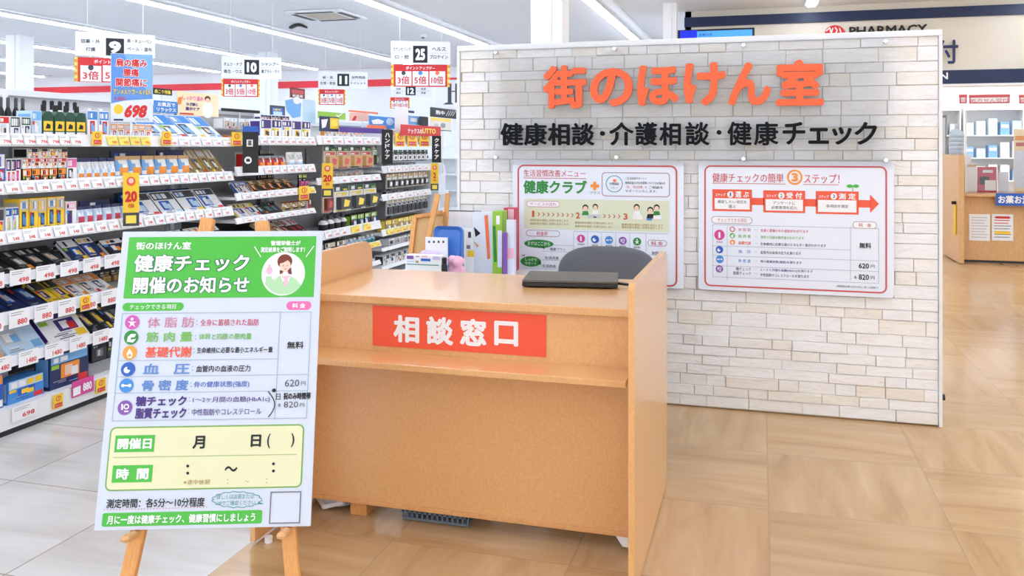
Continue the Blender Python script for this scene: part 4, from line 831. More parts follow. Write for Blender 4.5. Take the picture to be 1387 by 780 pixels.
row('A', 2, 107, 150, 1, 271, 'box', ('navy', 'navy', 'blue', 'navy'), 'wide navy header card behind white pouches', d=.01, xo=.10)
row('A', 2, 152, 262, 1, 258, 'box', ('navy', 'blue', 'navy', 'navy'), 'long navy header strip behind the flat packs', d=.01, xo=.30)
row('A', 2, 268, 312, 1, 255, 'box', ('mblue', 'mblue', 'sky', 'mblue'), 'bright blue header card behind the flat packs', d=.01, xo=.30)
row('A', 3, -60, 165, 12, 338, 'hang', ('black', 'dgrey', 'mgrey', 'lgrey'), 'dark packs at the back', d=.02, xo=.34)
row('A', 4, -60, 165, 12, 385, 'hang', ('black', 'dgrey', 'tan', 'gold'), 'black and tan packs at the back', d=.02, xo=.34)
row('A', 5, 127, 165, 3, 432, 'box', ('black', 'dgrey', 'gold', 'mgrey'), 'black cartons at the back', d=.05, xo=.16)
row('A', -1, 124, 165, 2, 462, 'box', ('dgrey', 'black', 'mgrey', 'grey'), 'dark grey cartons at the back', d=.08, xo=.22)
row('B', 1, 352, 432, 9, 203, 'hang', ('dgrey', 'grey', 'lgrey', 'black'), 'grey packs at the back', d=.02, xo=.34)
row('B', 2, 350, 404, 7, 236, 'hang', ('black', 'dgrey', 'tan', 'brown'), 'black and tan packs at the back', d=.02, xo=.34)
row('B', 3, 352, 432, 9, 270, 'hang', ('black', 'dgrey', 'beige', 'brown'), 'dark packs with beige blisters at the back', d=.02, xo=.34)
row('B', 4, 350, 432, 9, 297, 'hang', ('dgrey', 'black', 'tan', 'rose'), 'dark packs with tan blisters at the back', d=.02, xo=.34)
row('B', 0, 353, 432, 8, 157, 'box', ('white', 'navy', 'lemon', 'orange'), 'white packs with navy bands at the back', d=.06, xo=.20)
row('C', 0, 440, 518, 7, 175, 'box', ('white', 'orange', 'lgrey', 'tan'), 'white cartons with orange marks', d=.05, xo=.14)
row('C', 2, 440, 518, 9, 285, 'hang', ('black', 'dgrey', 'lgrey', 'white'), 'black packs at the back', d=.02, xo=.34)
row('C', 3, 440, 518, 9, 318, 'hang', ('dgrey', 'black', 'white', 'grey'), 'dark grey packs at the back', d=.02, xo=.34)
row('C', 1, 440, 518, 6, 231, 'box', ('white', 'lgrey', 'tan', 'orange'), 'small white cartons', d=.05, xo=.14)
row('D', 0, 530, 580, 6, 178, 'box', ('white', 'red', 'yellow', 'lime'), 'white cartons with red marks', d=.05, xo=.14)
row('D', 1, 524, 580, 8, 219, 'box', ('white', 'grey', 'lgrey', 'dgrey'), 'white cartons', d=.05, xo=.14)
row('D', 2, 524, 578, 8, 256, 'box', ('white', 'dgrey', 'lgrey', 'grey'), 'white and grey cartons', d=.05, xo=.14)
# second unit
row('B', 0, 353, 432, 5, 163, 'box', ('white', 'violet', 'yellow', 'dgrey'), 'white and violet packs')
row('B', 1, 334, 350, 1, 206, 'box', ('lgrey', 'red', 'white', 'dgrey'), 'grey and red pack')
row('B', 1, 352, 390, 4, 211, 'pouch', ('dgrey', 'grey', 'orange', 'red'), 'dark pouches with orange spots', d=.05)
row('B', 1, 392, 414, 2, 206, 'pouch', ('lgrey', 'white', 'pale', 'white'), 'pale grey pouches', d=.06)
row('B', 1, 415, 434, 2, 201, 'hang', ('dgrey', 'grey', 'mgrey', 'black'), 'dark grey standing packs', d=.03, xo=.04)
row('B', 2, 326, 347, 2, 249, 'flat', ('white', 'blue', 'navy', 'black'), 'tilted white packs with blue labels', d=.02, tilt=45)
row('B', 2, 348, 404, 5, 246, 'flat', ('black', 'tan', 'orange', 'dgrey'), 'tilted black packs with tan faces', d=.02, tilt=40)
row('B', 2, 405, 432, 2, 236, 'hang', ('black', 'lime', 'pink', 'dgrey'), 'black packs with bright green and pink marks', d=.02, xo=.04)
row('B', 3, 326, 356, 2, 279, 'flat', ('white', 'lemon', 'blue', 'navy'), 'tilted white packs with blue bands', d=.02, tilt=40)
row('B', 3, 357, 385, 3, 279, 'flat', ('dgrey', 'black', 'grey', 'teal'), 'tilted dark grey packs', d=.02, tilt=35)
row('B', 3, 386, 418, 3, 272, 'pouch', ('gold', 'brown', 'black', 'beige'), 'brown and gold pouches', d=.05)
row('B', 3, 419, 435, 1, 270, 'box', ('red', 'white', 'red', 'black'), 'small red and white pack')
row('B', 4, 370, 395, 2, 305, 'flat', ('tan', 'beige', 'brown', 'white'), 'tilted tan packs', d=.02, tilt=30)
row('B', 4, 396, 434, 3, 300, 'flat', ('black', 'white', 'brown', 'red'), 'tilted black packs with white tops', d=.02, tilt=30)
# third unit: hanging packs under their price cards
row('C', 0, 438, 504, 4, 198.5, 'hang', ('beige', 'dgreen', 'tan', 'rose'), 'beige packs with dark green headers', d=.04, hang=228, tilt=0)
row('C', 0, 506, 519, 1, 197.5, 'hang', ('white', 'black', 'dgrey', 'lime'), 'white and black pack with green edge', d=.03, hang=226)
row('C', 1, 452, 519, 3, 250, 'hang', ('white', 'dgreen', 'dgrey', 'lemon'), 'white packs with grey blisters and yellow edges', d=.05, hang=283)
row('C', 1, 437, 450, 1, 254, 'hang', ('beige', 'dgrey', 'brown', 'rose'), 'small beige pack', d=.03, hang=288)
row('C', 2, 440, 474, 4, 291, 'bottle', ('white', 'black', 'dgrey'), 'small black and white bottles')
row('C', 2, 476, 519, 4, 288, 'box', ('black', 'lime', 'mblue', 'white'), 'black packs with green and blue marks')
row('C', 3, 440, 470, 2, 327, 'box', ('black', 'beige', 'white', 'dgrey'), 'black packs with beige lids')
row('C', 3, 471, 519, 7, 320, 'bottle', ('pale', 'teal', 'white'), 'pale bottles with teal bands')
row('C', 4, 470, 519, 6, 352, 'bottle', ('white', 'lgrey', 'black'), 'white bottles with black caps')
# last unit
row('D', 0, 531, 582, 8, 203, 'hang', ('dgrey', 'dgreen', 'white', 'black'), 'dark packs with white blisters', d=.02, hang=218)
row('D', 1, 524, 582, 8, 234, 'hang', ('beige', 'tan', 'dgrey', 'white'), 'beige packs with grey blisters', d=.02, hang=253)
row('D', 2, 524, 578, 9, 268, 'hang', ('lgrey', 'beige', 'dgrey', 'black'), 'grey packs with dark blisters', d=.02, hang=288)
row('D', 3, 523, 575, 7, 294, 'box', ('gold', 'lemon', 'gold', 'white'), 'gold packs')
row('D', 4, 527, 575, 6, 318, 'box', ('lgrey', 'white', 'dgrey', 'black'), 'pale grey packs')
row('D', 5, 520, 572, 7, 339, 'box', ('white', 'dgrey', 'lgrey', 'navy'), 'white and dark grey packs')

# price cards in the rails
def price_proto(wd, h, txt, cbg='white', cfg='red'):
    mb = MB().bx(-.0015, 0, -wd/2, wd/2, 0, h, cbg)
    for k in range(2): mb.add([(.0005, -wd*.42, h*(.84-.13*k)), (.0005, wd*(.2-.1*k), h*(.84-.13*k)), (.0005, wd*(.2-.1*k), h*(.88-.13*k)), (.0005, -wd*.42, h*(.88-.13*k))], [(0, 1, 2, 3)], 'grey')
    vs, fs = glyphs(txt, .02); mb.add([(.0006+v[2], -wd*.10+v[0]*wd*.50, h*.14+v[1]*h*.32) for v in vs], fs, cfg)
    return mb
PP = {}
def cards(sec, tier, px0, px1, n, wd, yel=False, txt='498', h=None, drop=0, tall=False):
    s = SECT[sec]; za, zb = s['tiers'][tier] if tier >= 0 else (.05, .115)
    h = h or (zb-za)*.80; y0, y1 = max(at(px0, 200, X=XS).y, s['y0']+.03), min(at(px1, 200, X=XS).y, s['y1']-.03)
    key = (round(wd, 3), round(h, 3), yel, txt)
    first = None
    place = f"on the {ORD[tier] if tier >= 0 else 'base'} shelf edge of the {s['name']} unit"
    col = 'yellow' if yel else 'large white' if tall else 'white'
    label = f"{col} price card with red figures {place}"
    mb = price_proto(wd, h, txt, 'lemon' if yel else 'white', 'red' if not yel else 'vermilion')
    mb.xform(Matrix.Rotation(-math.atan2(.02, zb-za) if tier >= 0 and not tall else 0, 4, 'Y'))
    o = mb.build('price_card', None, world=False); tag(o, label, 'price card', label if n > 1 else None)
    for k in range(n):
        y = y0+(y1-y0)*(k+.5)/n; loc = (XS+.0025-(.010 if not tall else .006) + (.006 if tall else 0), y, za+(zb-za)*.10-drop)
        # the rail leans back, so its face is a little behind the lower edge
        loc = (XS+.006, y, loc[2]+.002)
        if k == 0: o.location = loc
        else: c = o.copy(); COL.objects.link(c); c.location = loc
cards('A', 0, -40, 110, 9, .085, txt='798'); cards('A', 0, 145, 205, 4, .08, True, '980'); cards('A', 0, 225, 322, 6, .09, txt='1280', h=.045)
cards('A', 1, -40, 318, 22, .075, txt='398'); cards('A', 2, -40, 312, 21, .075, txt='548'); cards('A', 3, -30, 165, 6, .125, txt='498', h=.075, drop=.02, tall=True)
cards('A', 4, -30, 160, 6, .12, txt='880', h=.085, drop=.03, tall=True); cards('A', 5, -20, 150, 5, .12, txt='1480', h=.075, drop=.02, tall=True); cards('A', -1, 16, 48, 1, .15, txt='698', h=.07)
cards('B', 0, 352, 432, 8, .09, txt='648'); cards('B', 1, 358, 432, 7, .09, txt='358'); cards('B', 2, 328, 402, 7, .09, txt='728'); cards('B', 2, 404, 432, 2, .12, True, '20'); cards('B', 3, 328, 432, 7, .10, txt='598')
cards('B', 4, 360, 434, 5, .10, txt='458')
cards('C', 0, 436, 520, 6, .14, txt='980'); cards('C', 1, 440, 520, 5, .14, txt='780'); cards('C', 2, 440, 470, 3, .12, txt='398'); cards('C', 2, 474, 505, 2, .16, True, '100'); cards('C', 3, 487, 520, 3, .14, True, '298')
cards('D', 1, 524, 580, 6, .12, txt='598'); cards('D', 2, 524, 580, 5, .13, txt='498'); cards('D', 3, 524, 576, 6, .14, True, '88')
def flag(px0, py0, px1, py1, X, name, label, cat, draw, U=(0, 1, 0), thick=.004, group=None, m='white', foot=None):
    p = at((px0+px1)/2, py1, X=X) if isinstance(X, (int, float)) else X
    if U == 'cam':
        v = Vector((p.x, p.y, 0)).normalized(); U = Vector((v.y, -v.x, 0))
    bd = Board(p, U, (0, 0, 1)); r_ = empty(name, p, label, cat, group, basis=bd.basis)
    bd.plate(px0, py0, px1, py1, thick, m).build('panel', r_, world=False)
    if draw: draw(bd); 
    if bd.mb.v: bd.build('print', r_)
    return bd, r_
def promo_tag(px, py, sec, where):
    def d(b):
        b.disc(px, py-3.5, 3.6, 'red', 2).disc(px, py-3.5, 2.6, 'lemon', 3); b.text('3', px-1.2, py-5.5, px+1.2, py-1.6, 'red', .03, 4); b.rect(px-5, py+2.6, px+5, py+8, 'red', 2); b.text('ポイント', px-4.3, py+3.8, px+4.3, py+6.8, 'white', .01, 3)
    flag(px-6.5, py-9, px+6.5, py+9.5, XS+.012, 'promotion_tag', f'yellow promotion tag with red band {where}', 'promotion tag', d, m='yellow', group='promotion tags')
promo_tag(132, 187, 'A', 'under the blue price board'); promo_tag(226, 187, 'A', 'below the tilted white and blue packs'); promo_tag(321, 188, 'A', 'beside the black icon strip')
promo_tag(116, 410, 'A', 'beside the notice board, fifth shelf edge'); promo_tag(79, 543, 'A', 'under the large navy carton'); promo_tag(137, 522, 'A', 'low on the base deck against the notice board'); promo_tag(412, 261, 'B', 'on the second unit, third shelf edge')
flag(98, 513, 127, 534, XS+.010, 'price_strip', 'pink and white price strip on the base deck front', 'price strip', lambda b: (b.poly([(99, 526), (109, 522), (109, 533), (99, 537)], 'white'), b.text('880', 112, 517, 124, 528, 'white', .04, 3)), m='magenta')

# vertical strips hanging at the ends of the units
def vstrip(px0, py0, px1, py1, X, label, m, draw, U='cam'):
    flag(px0, py0, px1, py1, X, 'hanging_strip', label, 'hanging sign', draw, U=U, m=m, thick=.003)
vstrip(328.5, 176, 350, 234, -3.46, 'black vertical category strip with two white icons between the first two shelf units', 'black', lambda b: (b.rect(329, 171, 350, 178.5, 'blue', 2), b.rect(334, 189, 342.5, 198.5, 'white', 2), b.text('薬', 335.5, 190, 341, 197.5, 'black', .02, 3), b.disc(336, 217, 5, 'white', 2), b.rect(333.5, 215, 338.5, 219, 'black', 3)))
vstrip(517, 175.5, 532, 222, -3.45, 'black vertical strip with white lettering at the end of the third shelf unit', 'black', lambda b: [b.text(ch, 521.5, 180+7.4*k, 528, 186+7.4*k, 'white', .03) for k, ch in enumerate('ハンドケア')])
vstrip(585, 184, 597.5, 220, -3.43, 'black vertical strip with white lettering beside the white end panel', 'black', lambda b: [b.text(ch, 588.5, 187+7.6*k, 594.5, 193+7.6*k, 'white', .03) for k, ch in enumerate('クチケア')])
def y20(x0, y0, x1, y1, t):
    def d(b):
        xm, w_, h = (x0+x1)/2, x1-x0, y1-y0
        b.disc(xm, y0+h*.16, w_*.28, 'vermilion', 2); b.disc(xm, y0+h*.15, w_*.16, 'skin', 3)
        b.text(t, xm-w_*.38*(len(t)/2), y0+h*.34, xm+w_*.38*(len(t)/2), y0+h*.55, 'red', .05, 3); b.text('倍', xm-w_*.2, y0+h*.58, xm+w_*.2, y0+h*.66, 'red', .02, 3); b.rect(x0, y0+h*.75, x1, y1, 'dgrey', 2); b.rect(xm-w_*.32, y0+h*.80, xm+w_*.32, y0+h*.95, 'lemon', 3)
    return d
vstrip(166.5, 234, 188.5, 306, -3.455, 'yellow vertical strip with a red 20 on the nearest shelf unit', 'yellow', y20(166.5, 234, 188.5, 306, '20'))
vstrip(436, 221, 451, 267, -3.45, 'yellow vertical strip with a red 20 between the second and third shelf units', 'yellow', y20(436, 221, 451, 267, '20'))
vstrip(583.5, 221, 594, 258, -3.44, 'narrow yellow vertical strip with a red 2 beside the white end panel', 'yellow', y20(583.5, 221, 594, 258, '2'))

# boards standing on top of the units
def stem(bd, r_, x, y, down, m=M_STEEL):
    u, v = bd.uv(x, y); MB().bar((u, .008, v), (u, .008, v-down), .012, .006, (0, 1, 0), m).build('stem', r_, world=False)
def d698(b):
    b.rect(150.5, 73.5, 206.5, 165, mat('ink_promoblue', (96, 150, 226), .4)); b.poly([(150.5, 140), (170, 136), (206.5, 134), (206.5, 165), (150.5, 165)], 'paper', 2)
    b.poly([(168, 74), (206, 74), (206, 130), (190, 112)], mat('ink_promosky', (130, 182, 240), .4), 2)
    for t, bb in (('肩の痛み', (157, 79.5, 199, 91)), ('腰痛', (167, 93, 188, 103.5)), ('関節痛に', (157, 106, 199, 117.5))): b.text(t, *bb, 'white', .09, 3, grow=.05); b.text(t, *bb, 'red', .03, 4)
    b.text('アンメルツゴールドEX', 153, 120.5, 204, 128, 'dgrey', .05, 3, grow=.06); b.text('アンメルツゴールドEX', 153, 120.5, 204, 128, 'lemon', .02, 4); b.text('第２類医薬品', 155, 131, 170, 136, 'red', .01, 4)
    b.disc(160.5, 148, 6.6, 'yellow', 3); b.text('698', 169, 142, 199, 159.5, 'red', .05, 4, slant=.2); b.rect(154, 161, 167, 163.4, 'navy', 3); b.text('(税込767円)', 183, 160, 202, 164, 'navy', 0, 3)
bd, r_ = flag(150, 73, 207, 165.5, -3.44, 'price_board', 'blue and white price board with red 698, standing at the top shelf front', 'price board', d698, U='cam'); stem(bd, r_, 178, 166, .055)
def topboard(px0, py0, px1, py1, X, label, m, draw, U=(0, 1, 0), down=None):
    bd, r_ = flag(px0, py0, px1, py1, X, 'display_board', label, 'display board', draw, U=U, m=m)
    if down: stem(bd, r_, (px0+px1)/2, py1, down)
    return bd
topboard(207, 120, 233, 128.5, -3.98, 'narrow black board with yellow lettering behind the blue price board', 'black', lambda b: b.text('肩こり特集', 209, 121.6, 231, 127, 'lemon', .02), down=.16)
topboard(209, 137, 241, 153, -3.80, 'blue shelf-top board with white lettering beside the blue price board', 'mblue', lambda b: (b.text('お風呂で', 213, 139, 237, 144.6, 'white', .03), b.text('リラックス', 212, 146, 238, 151.4, 'white', .03)), down=.17)
topboard(240, 126, 296, 157, -3.90, 'cream and pink shelf-top board with a white figure cut-out', mat('ink_creampink', (252, 232, 190), .4), lambda b: (b.poly([(241, 132), (247, 131), (245, 141), (240, 142)], 'orange', 2), b.text('しっかり温め', 247, 130, 275, 136, 'pink', .02), b.text('ひざ腰に', 252, 139, 268, 143.5, 'violet', .03), b.text('集中ケア', 251, 145, 270, 150, 'violet', .03), b.disc(281, 134, 4, 'brown', 3), b.disc(281, 136, 3, 'skin', 4), b.disc(281, 149, 7.4, 'white', 3, 11), b.rect(243, 153, 262, 155, 'red', 3)), down=.15)
topboard(366, 143, 386, 164, -3.80, 'small tilted dark tablet-like display on top of the second unit', 'dgrey', lambda b: (b.rect(368, 146, 384, 161, 'blue'), b.rect(370, 151, 382, 156, 'pale', 2), b.text('NEW', 370, 147, 381, 150, 'lemon', .02, 3)), down=.06)
topboard(386, 134, 428, 168, -3.86, 'white display board with blue wave and brown picture on top of the second unit', 'white', lambda b: (b.poly([(386, 136), (398, 133.5), (408, 140), (407, 158), (396, 160), (388, 150)], 'sky'), b.disc(402, 122+14, 5, 'white', 2), b.rect(410, 135, 427, 167, 'pale', 2)), down=.07)
topboard(393, 119.5, 413, 133, -3.86, 'small brown picture board above the white display on the second unit', 'brown', lambda b: (b.rect(395, 122, 411, 127, 'rose'), b.text('新発売', 396, 128, 410, 132, 'white', .02)), down=.10)
topboard(300, 148, 352, 152, -3.985, 'black rail with grey clips over the second unit, nearest the cream board', 'black', None, down=.13)
row('B', 0, 303, 350, 5, 139, 'box', ('lgrey', 'white', 'tan', 'dgrey'), 'pale packs with grey pictures', xo=.31, zoff=.10, hgt=.085, level='on the black rail behind the second unit front')
row('B', 0, 310, 350, 5, 168, 'box', ('orange', 'red', 'white', 'yellow'), 'small orange and red packs', xo=.31, hgt=.05, level='at the back of the top shelf below the black rail')
topboard(431, 152, 468, 161, -3.78, 'green header board with white tick on the third unit', 'lime', lambda b: b.poly([(455, 156), (458, 159), (465, 153), (464, 152.5), (458, 157), (456, 155)], 'white'), down=.16)
topboard(433, 158, 459, 178, -3.56, 'navy and yellow display card at the start of the third unit', 'navy', lambda b: (b.rect(447, 160, 458.5, 174.5, 'yellow'), b.poly([(435, 162), (444, 161), (441, 172), (436, 174)], 'white', 2), b.disc(452.5, 167, 4.6, 'lemon', 3)), down=.03)
topboard(472, 150.5, 512, 164, -3.80, 'red and white header board on the middle of the third unit', 'white', lambda b: (b.rect(472, 150.5, 512, 153, 'coral'), b.poly([(473, 153), (499, 153), (499, 164), (473, 164)], mat('ink_salmon', (250, 190, 170), .4), 2), b.poly([(476, 163), (480, 157), (483, 157), (481, 163)], 'red', 3)), down=.12)
topboard(460, 173, 520, 180, -3.53, 'purple header strip along the top of the third unit', mat('ink_purpleband', (84, 54, 150), .4), None, down=.02)
topboard(500, 158, 536, 174, -3.66, 'blue display board with white shapes at the end of the third unit', 'mblue', lambda b: (b.poly([(503, 163), (512, 161), (520, 164), (518, 168), (505, 168)], 'white'), b.rect(497, 169.5, 523, 174, 'coral', 2), b.disc(528, 165, 5, 'pale', 2)), down=.07)
topboard(535, 145, 553, 186, -3.60, 'tall blank white board between the third and last units', 'white', None, down=.02)
topboard(553, 157, 568, 169, -3.75, 'pale blue card behind the red header on the last unit', 'sky', lambda b: (b.rect(553, 150, 561, 153, 'navy'), b.rect(556, 160, 565, 165, 'white', 2)), down=.09)
topboard(568.5, 158, 580, 172, -3.72, 'small black square card on the last unit', 'black', None, down=.07)
topboard(543, 170, 597, 184, -3.48, 'red header board with white and yellow lettering on the last unit', 'red', lambda b: (b.text('ナックスの', 552, 174, 572, 181, 'white', .03), b.text('UTTO', 572, 174, 590, 181, 'lemon', .04)), down=.02)
for k in range(3): promo_tag(542+16.5*k, 189, 'D', 'under the red header, '+('first', 'middle', 'last')[k]+' of three')
topboard(583, 147, 618, 159.5, -3.515, 'black board with white lettering at the end of the last unit', 'black', lambda b: (b.text('熱中', 590, 149.5, 602, 155.5, 'white', .03), [b.line(604+3*k, 157, 608+3*k, 150, 1, 'lgrey') for k in range(4)]), down=.64)
topboard(583, 160, 611, 177, -3.515, 'yellow and white card under the black board at the end of the last unit', 'offwhite', lambda b: (b.rect(583, 160, 611, 164, 'lemon'), b.disc(591, 170, 3, 'lgrey', 2), b.disc(600, 170, 3.4, 'grey', 2), b.rect(583, 176, 611, 177, 'navy', 3)), down=.50)
p = at(592, 262, X=-3.47); re3 = empty('end_panel', (XS-.2, 9.15, 0), 'tall white panel with rounded shoulder closing the end of the shelf run', 'panel')
pz = at(598, 222, X=-3.5).z; pts = [(8.99, 0), (9.45, 0), (9.45, pz-.10)]+[(9.35+.10*math.cos(R(t)), pz-.10+.10*math.sin(R(t))) for t in range(15, 91, 15)]+[(8.99, pz)]
MB().prism(pts, lambda a, b_, t: (t, a, b_), XS-.55, XS-.02, mat('panel_pale', (226, 232, 242), .4)).build('panel', re3, bevel=.004)
a, c = at(571, 262, X=-3.44), at(586, 286, X=-3.44); lb = MB().bx(XS-.02, XS+.07, 8.99, 9.30, c.z, a.z, mat('panel_pale', (226, 232, 242))); lb.bx(XS+.0705, XS+.072, 9.03, 9.26, c.z+.02, a.z-.04, 'lgrey'); lb.build('leaflet_pocket', re3, bevel=.003)
solid(MB().bx(-3.6, -1.4, 10.6, 10.72, 0, 1.78, mat('screen_white', (226, 227, 230), .6)).bx(-3.62, -3.58, 10.58, 10.74, 0, 1.80, M_STEEL).bx(-3.62, -1.4, 10.58, 10.74, 1.78, 1.81, M_STEEL), 'standing_screen', 'plain off-white standing screen behind the stone partition', 'screen')
# rack mark on the far wall side
# ------------------------------------------------------------------ aisle signs hanging from the ceiling
def promo(b, x0, y0, x1, y1):
    w_, h = x1-x0, y1-y0
    b.rect(x0, y0, x1, y1, 'lemon', 1); b.rect(x0+w_*.04, y0, x1-w_*.04, y1, 'red', 2); b.text('ポイントアップデー', x0+w_*.25, y0+h*.08, x1-w_*.25, y0+h*.24, 'white', .02, 3)
    for k, t in enumerate(('3倍', '5倍', '10倍')):
        a = x0+w_*(.075+.29*k); c = a+w_*.27; b.rect(a, y0+h*.30, c, y1-h*.05, 'white', 3); b.disc((a+c)/2, y0+h*.38, w_*.036, ('dgrey', 'mblue', 'coral')[k], 4); b.text(t, a+w_*.03, y0+h*.52, c-w_*.03, y1-h*.12, 'red', .02, 4)
    for k in range(4):
        b.disc(x0+w_*.015, y0+h*(.1+.26*k), w_*.022, 'orange', 3); b.disc(x1-w_*.015, y0+h*(.1+.26*k), w_*.022, 'orange', 3)
def aisle_sign(num, D, box, blk, pr, words, label, where):
    x0, y0, x1, y1 = box
    def d(b):
        b.rect(*blk, 'black', 2); ml, mr, hh = (x0+blk[0])/2, (x1+blk[2])/2, (y1-y0)
        a = .16*(blk[2]-blk[0]); b.text(num, blk[0]+a, blk[1]+.16*(blk[3]-blk[1]), blk[2]-a, blk[3]-.14*(blk[3]-blk[1]), 'white', .05, 3)
        for k, t in enumerate(words):
            xm = (ml if k % 2 == 0 else mr); yy = y0+hh*(.34 if k < 2 else .68); wv = min(hh*.10*len(t), .40*((blk[0]-x0) if k % 2 == 0 else (x1-blk[2]))); b.text(t, xm-wv, yy-hh*.085, xm+wv, yy+hh*.085, 'dgrey', .02)
        b.hline(x0+2, blk[0]-2, y0+hh*.52, .5, 'lgrey'); b.hline(blk[2]+2, x1-2, y0+hh*.52, .5, 'lgrey')
    p = at((x0+x1)/2, y1, D=D); bd, r_ = flag(x0, y0, x1, y1, p, 'aisle_sign', label, 'aisle sign', d, U='cam', thick=.02)
    for f in (.15, .85):
        u, v = bd.uv(x0+(x1-x0)*f, y0+.5); MB().cyl((u, .01, v), (u, .01, H_CEIL-p.z), .004, M_STEEL, 6).build('wire', r_, world=False)
    u, v = bd.uv((pr[0]+pr[2])/2, pr[3]); q_ = bd.O+bd.U*u+bd.V*v+bd.N*.035
    pp, pr_ = flag(*pr, q_, 'promotion_board', f'red and yellow promotion board with three prices {where}', 'promotion board', lambda b: promo(b, *pr), U=tuple(bd.U), thick=.01)
    for f in (.2, .8):
        u, v = pp.uv(pr[0]+(pr[2]-pr[0])*f, pr[1]); MB().bx(u-.006, u+.006, .002, .026, v-.004, v+.06, M_STEEL).build('hook', pr_, world=False)
aisle_sign('9', 9.55, (102, 45, 210, 77), (143.5, 52, 168, 75.5), (101, 79, 206, 112), ('目薬・外', '肩・キューバン', '打撲', 'ベール・湿布'), 'hanging white aisle sign with a lone 9, behind the blue price board', 'half hidden by the blue price board')
aisle_sign('10', 12.9, (300, 77, 381, 106), (331, 81, 351, 101), (300, 107, 352, 131), ('オムツ・ナプ', 'シャンプー', '衛生・ウエ', '歯ブラシ・クリ'), 'hanging white aisle sign numbered 10 before the far white column', 'hung before the far white column')
aisle_sign('11', 15.9, (431, 97, 498, 120), (457, 100, 473, 116.5), (431, 121, 468, 142), ('紙・洗', '台所用品', '生理・救急', 'トイレット'), 'hanging white aisle sign numbered 11 over the third shelf unit', 'hung over the third shelf unit')
aisle_sign('25', 13.8, (529.5, 56, 610, 87), (559.5, 62, 579, 85), (530, 87.5, 609, 117.5), ('カウンセリング', 'ヘルス', '口・腔', 'プロテイン'), 'large hanging white aisle sign numbered 25 next to the stone partition', 'hung large next to the stone partition')
aisle_sign('12', 20.5, (529.5, 115, 584, 131), (549.5, 117, 563, 129), (528, 132, 555, 147), ('洗剤', '除湿', '漂白', '芳香'), 'small hanging white aisle sign half behind the large sign by the partition', 'hung small below another such board')
p = at(612, 168, D=16); 
def dmark(b):
    b.rect(606.5, 113, 611.5, 139, 'dgrey'); b.rect(616.5, 113, 621, 139, 'dgrey'); b.rect(611, 123, 617, 124.5, 'dgrey'); b.poly([(600, 141.5), (604, 139), (612, 139), (614, 141.5)], 'dgrey')
flag(590, 108, 640, 147, at(615, 147, Y=Y_FAR-.06), 'wall_sign', 'white wall sign with a black column-like mark at the left edge of the stone partition', 'sign', dmark, U=(1, 0, 0), thick=.02)

# ------------------------------------------------------------------ low aisles far behind the near units
for k, (x0, x1, y, h) in enumerate(((-14.5, -6.2, 10.4, 1.42), (-15.5, -6.4, 14.0, 1.42), (-13.0, -6.2, 17.4, 1.42))):
    r_ = empty('shelf_unit', ((x0+x1)/2, y, 0), ('long white gondola across the shop behind the nearest shelf units', 'long white gondola in the middle of the hall, second row back', 'long white gondola before the far wall with the red stripe')[k], 'shelf unit')
    MB().bx(x0, x1, y+.42, y+.46, .1, h, M_STEEL).build('back_panel', r_); MB().bx(x0, x1, y, y+.9, 0, .12, M_STEEL).build('base_deck', r_)
    for z in (.45, .8, 1.15): MB().bx(x0, x1, y+.08, y+.82, z, z+.025, M_STEEL).build('shelf', r_)
    g = random.Random(k)

# ------------------------------------------------------------------ pharmacy counter area
YF_ = 14.2
def zz_(px, py, Y=YF_): return at(px, py, Y=Y).z
xl = at(928, 25, Y=YF_).x
z1, z2, z3, z4, z5 = zz_(1150, 15.1), zz_(1150, 28.8), zz_(1387, 93), zz_(1387, 112), zz_(1387, 115.5)
M_NAVYB = mat('fascia_navy', (20, 38, 78), .45); M_BEIGE = mat('fascia_beige', (226, 219, 204), .6)
struct(MB().bx(xl, 9, YF_, YF_+.2, z5, H_CEIL, M_BEIGE), 'wall_pharmacy')
struct(MB().bx(xl-.01, 9, YF_-.03, YF_-.001, z2, z1, M_NAVYB), 'trim_30'); struct(MB().bx(xl-.01, 9, YF_-.03, YF_-.001, z4, z3, M_NAVYB), 'trim_31'); struct(MB().bx(xl-.01, 9, YF_-.04, YF_-.001, z5, z4, M_STEEL), 'trim_32')
struct(MB().bx(xl-.02, xl+.10, YF_, YF_+3, 0, H_CEIL, M_WALL), 'wall_pharmacy_end'); struct(MB().bx(xl, 9, 17.5, 17.6, 0, H_CEIL, M_WALL), 'wall_pharmacy_back')
bp = Board((xl, YF_-.031, z4), (1, 0, 0), (0, 0, 1)); b = bp
r_ = empty('fascia_sign', (0, 0, 0), 'pharmacy fascia lettering with a round red mark above the stone partition', 'sign', basis=bp.basis)
b.disc(1130.5, 45, 13.6, 'red', 1, 11); 
for (x0, y0, x1, y1) in ((1119, 42, 1124, 37.5), (1124, 37.5, 1125.5, 44), (1128, 38, 1126, 45), (1131, 37, 1134, 41), (1134, 41, 1132, 45), (1137, 38, 1139, 44)): b.line(x0, y0, x1, y1, 1.5, 'white', 2)
b.text('PHARMACY', 1150, 34.4, 1256, 47, 'black', .03); b.text('受付', 1237, 54, 1298, 87, 'navy', .02); b.text('PRESCRIPTION', 1178, 99, 1284, 108.5, 'white', .02)
b.build('print', r_)
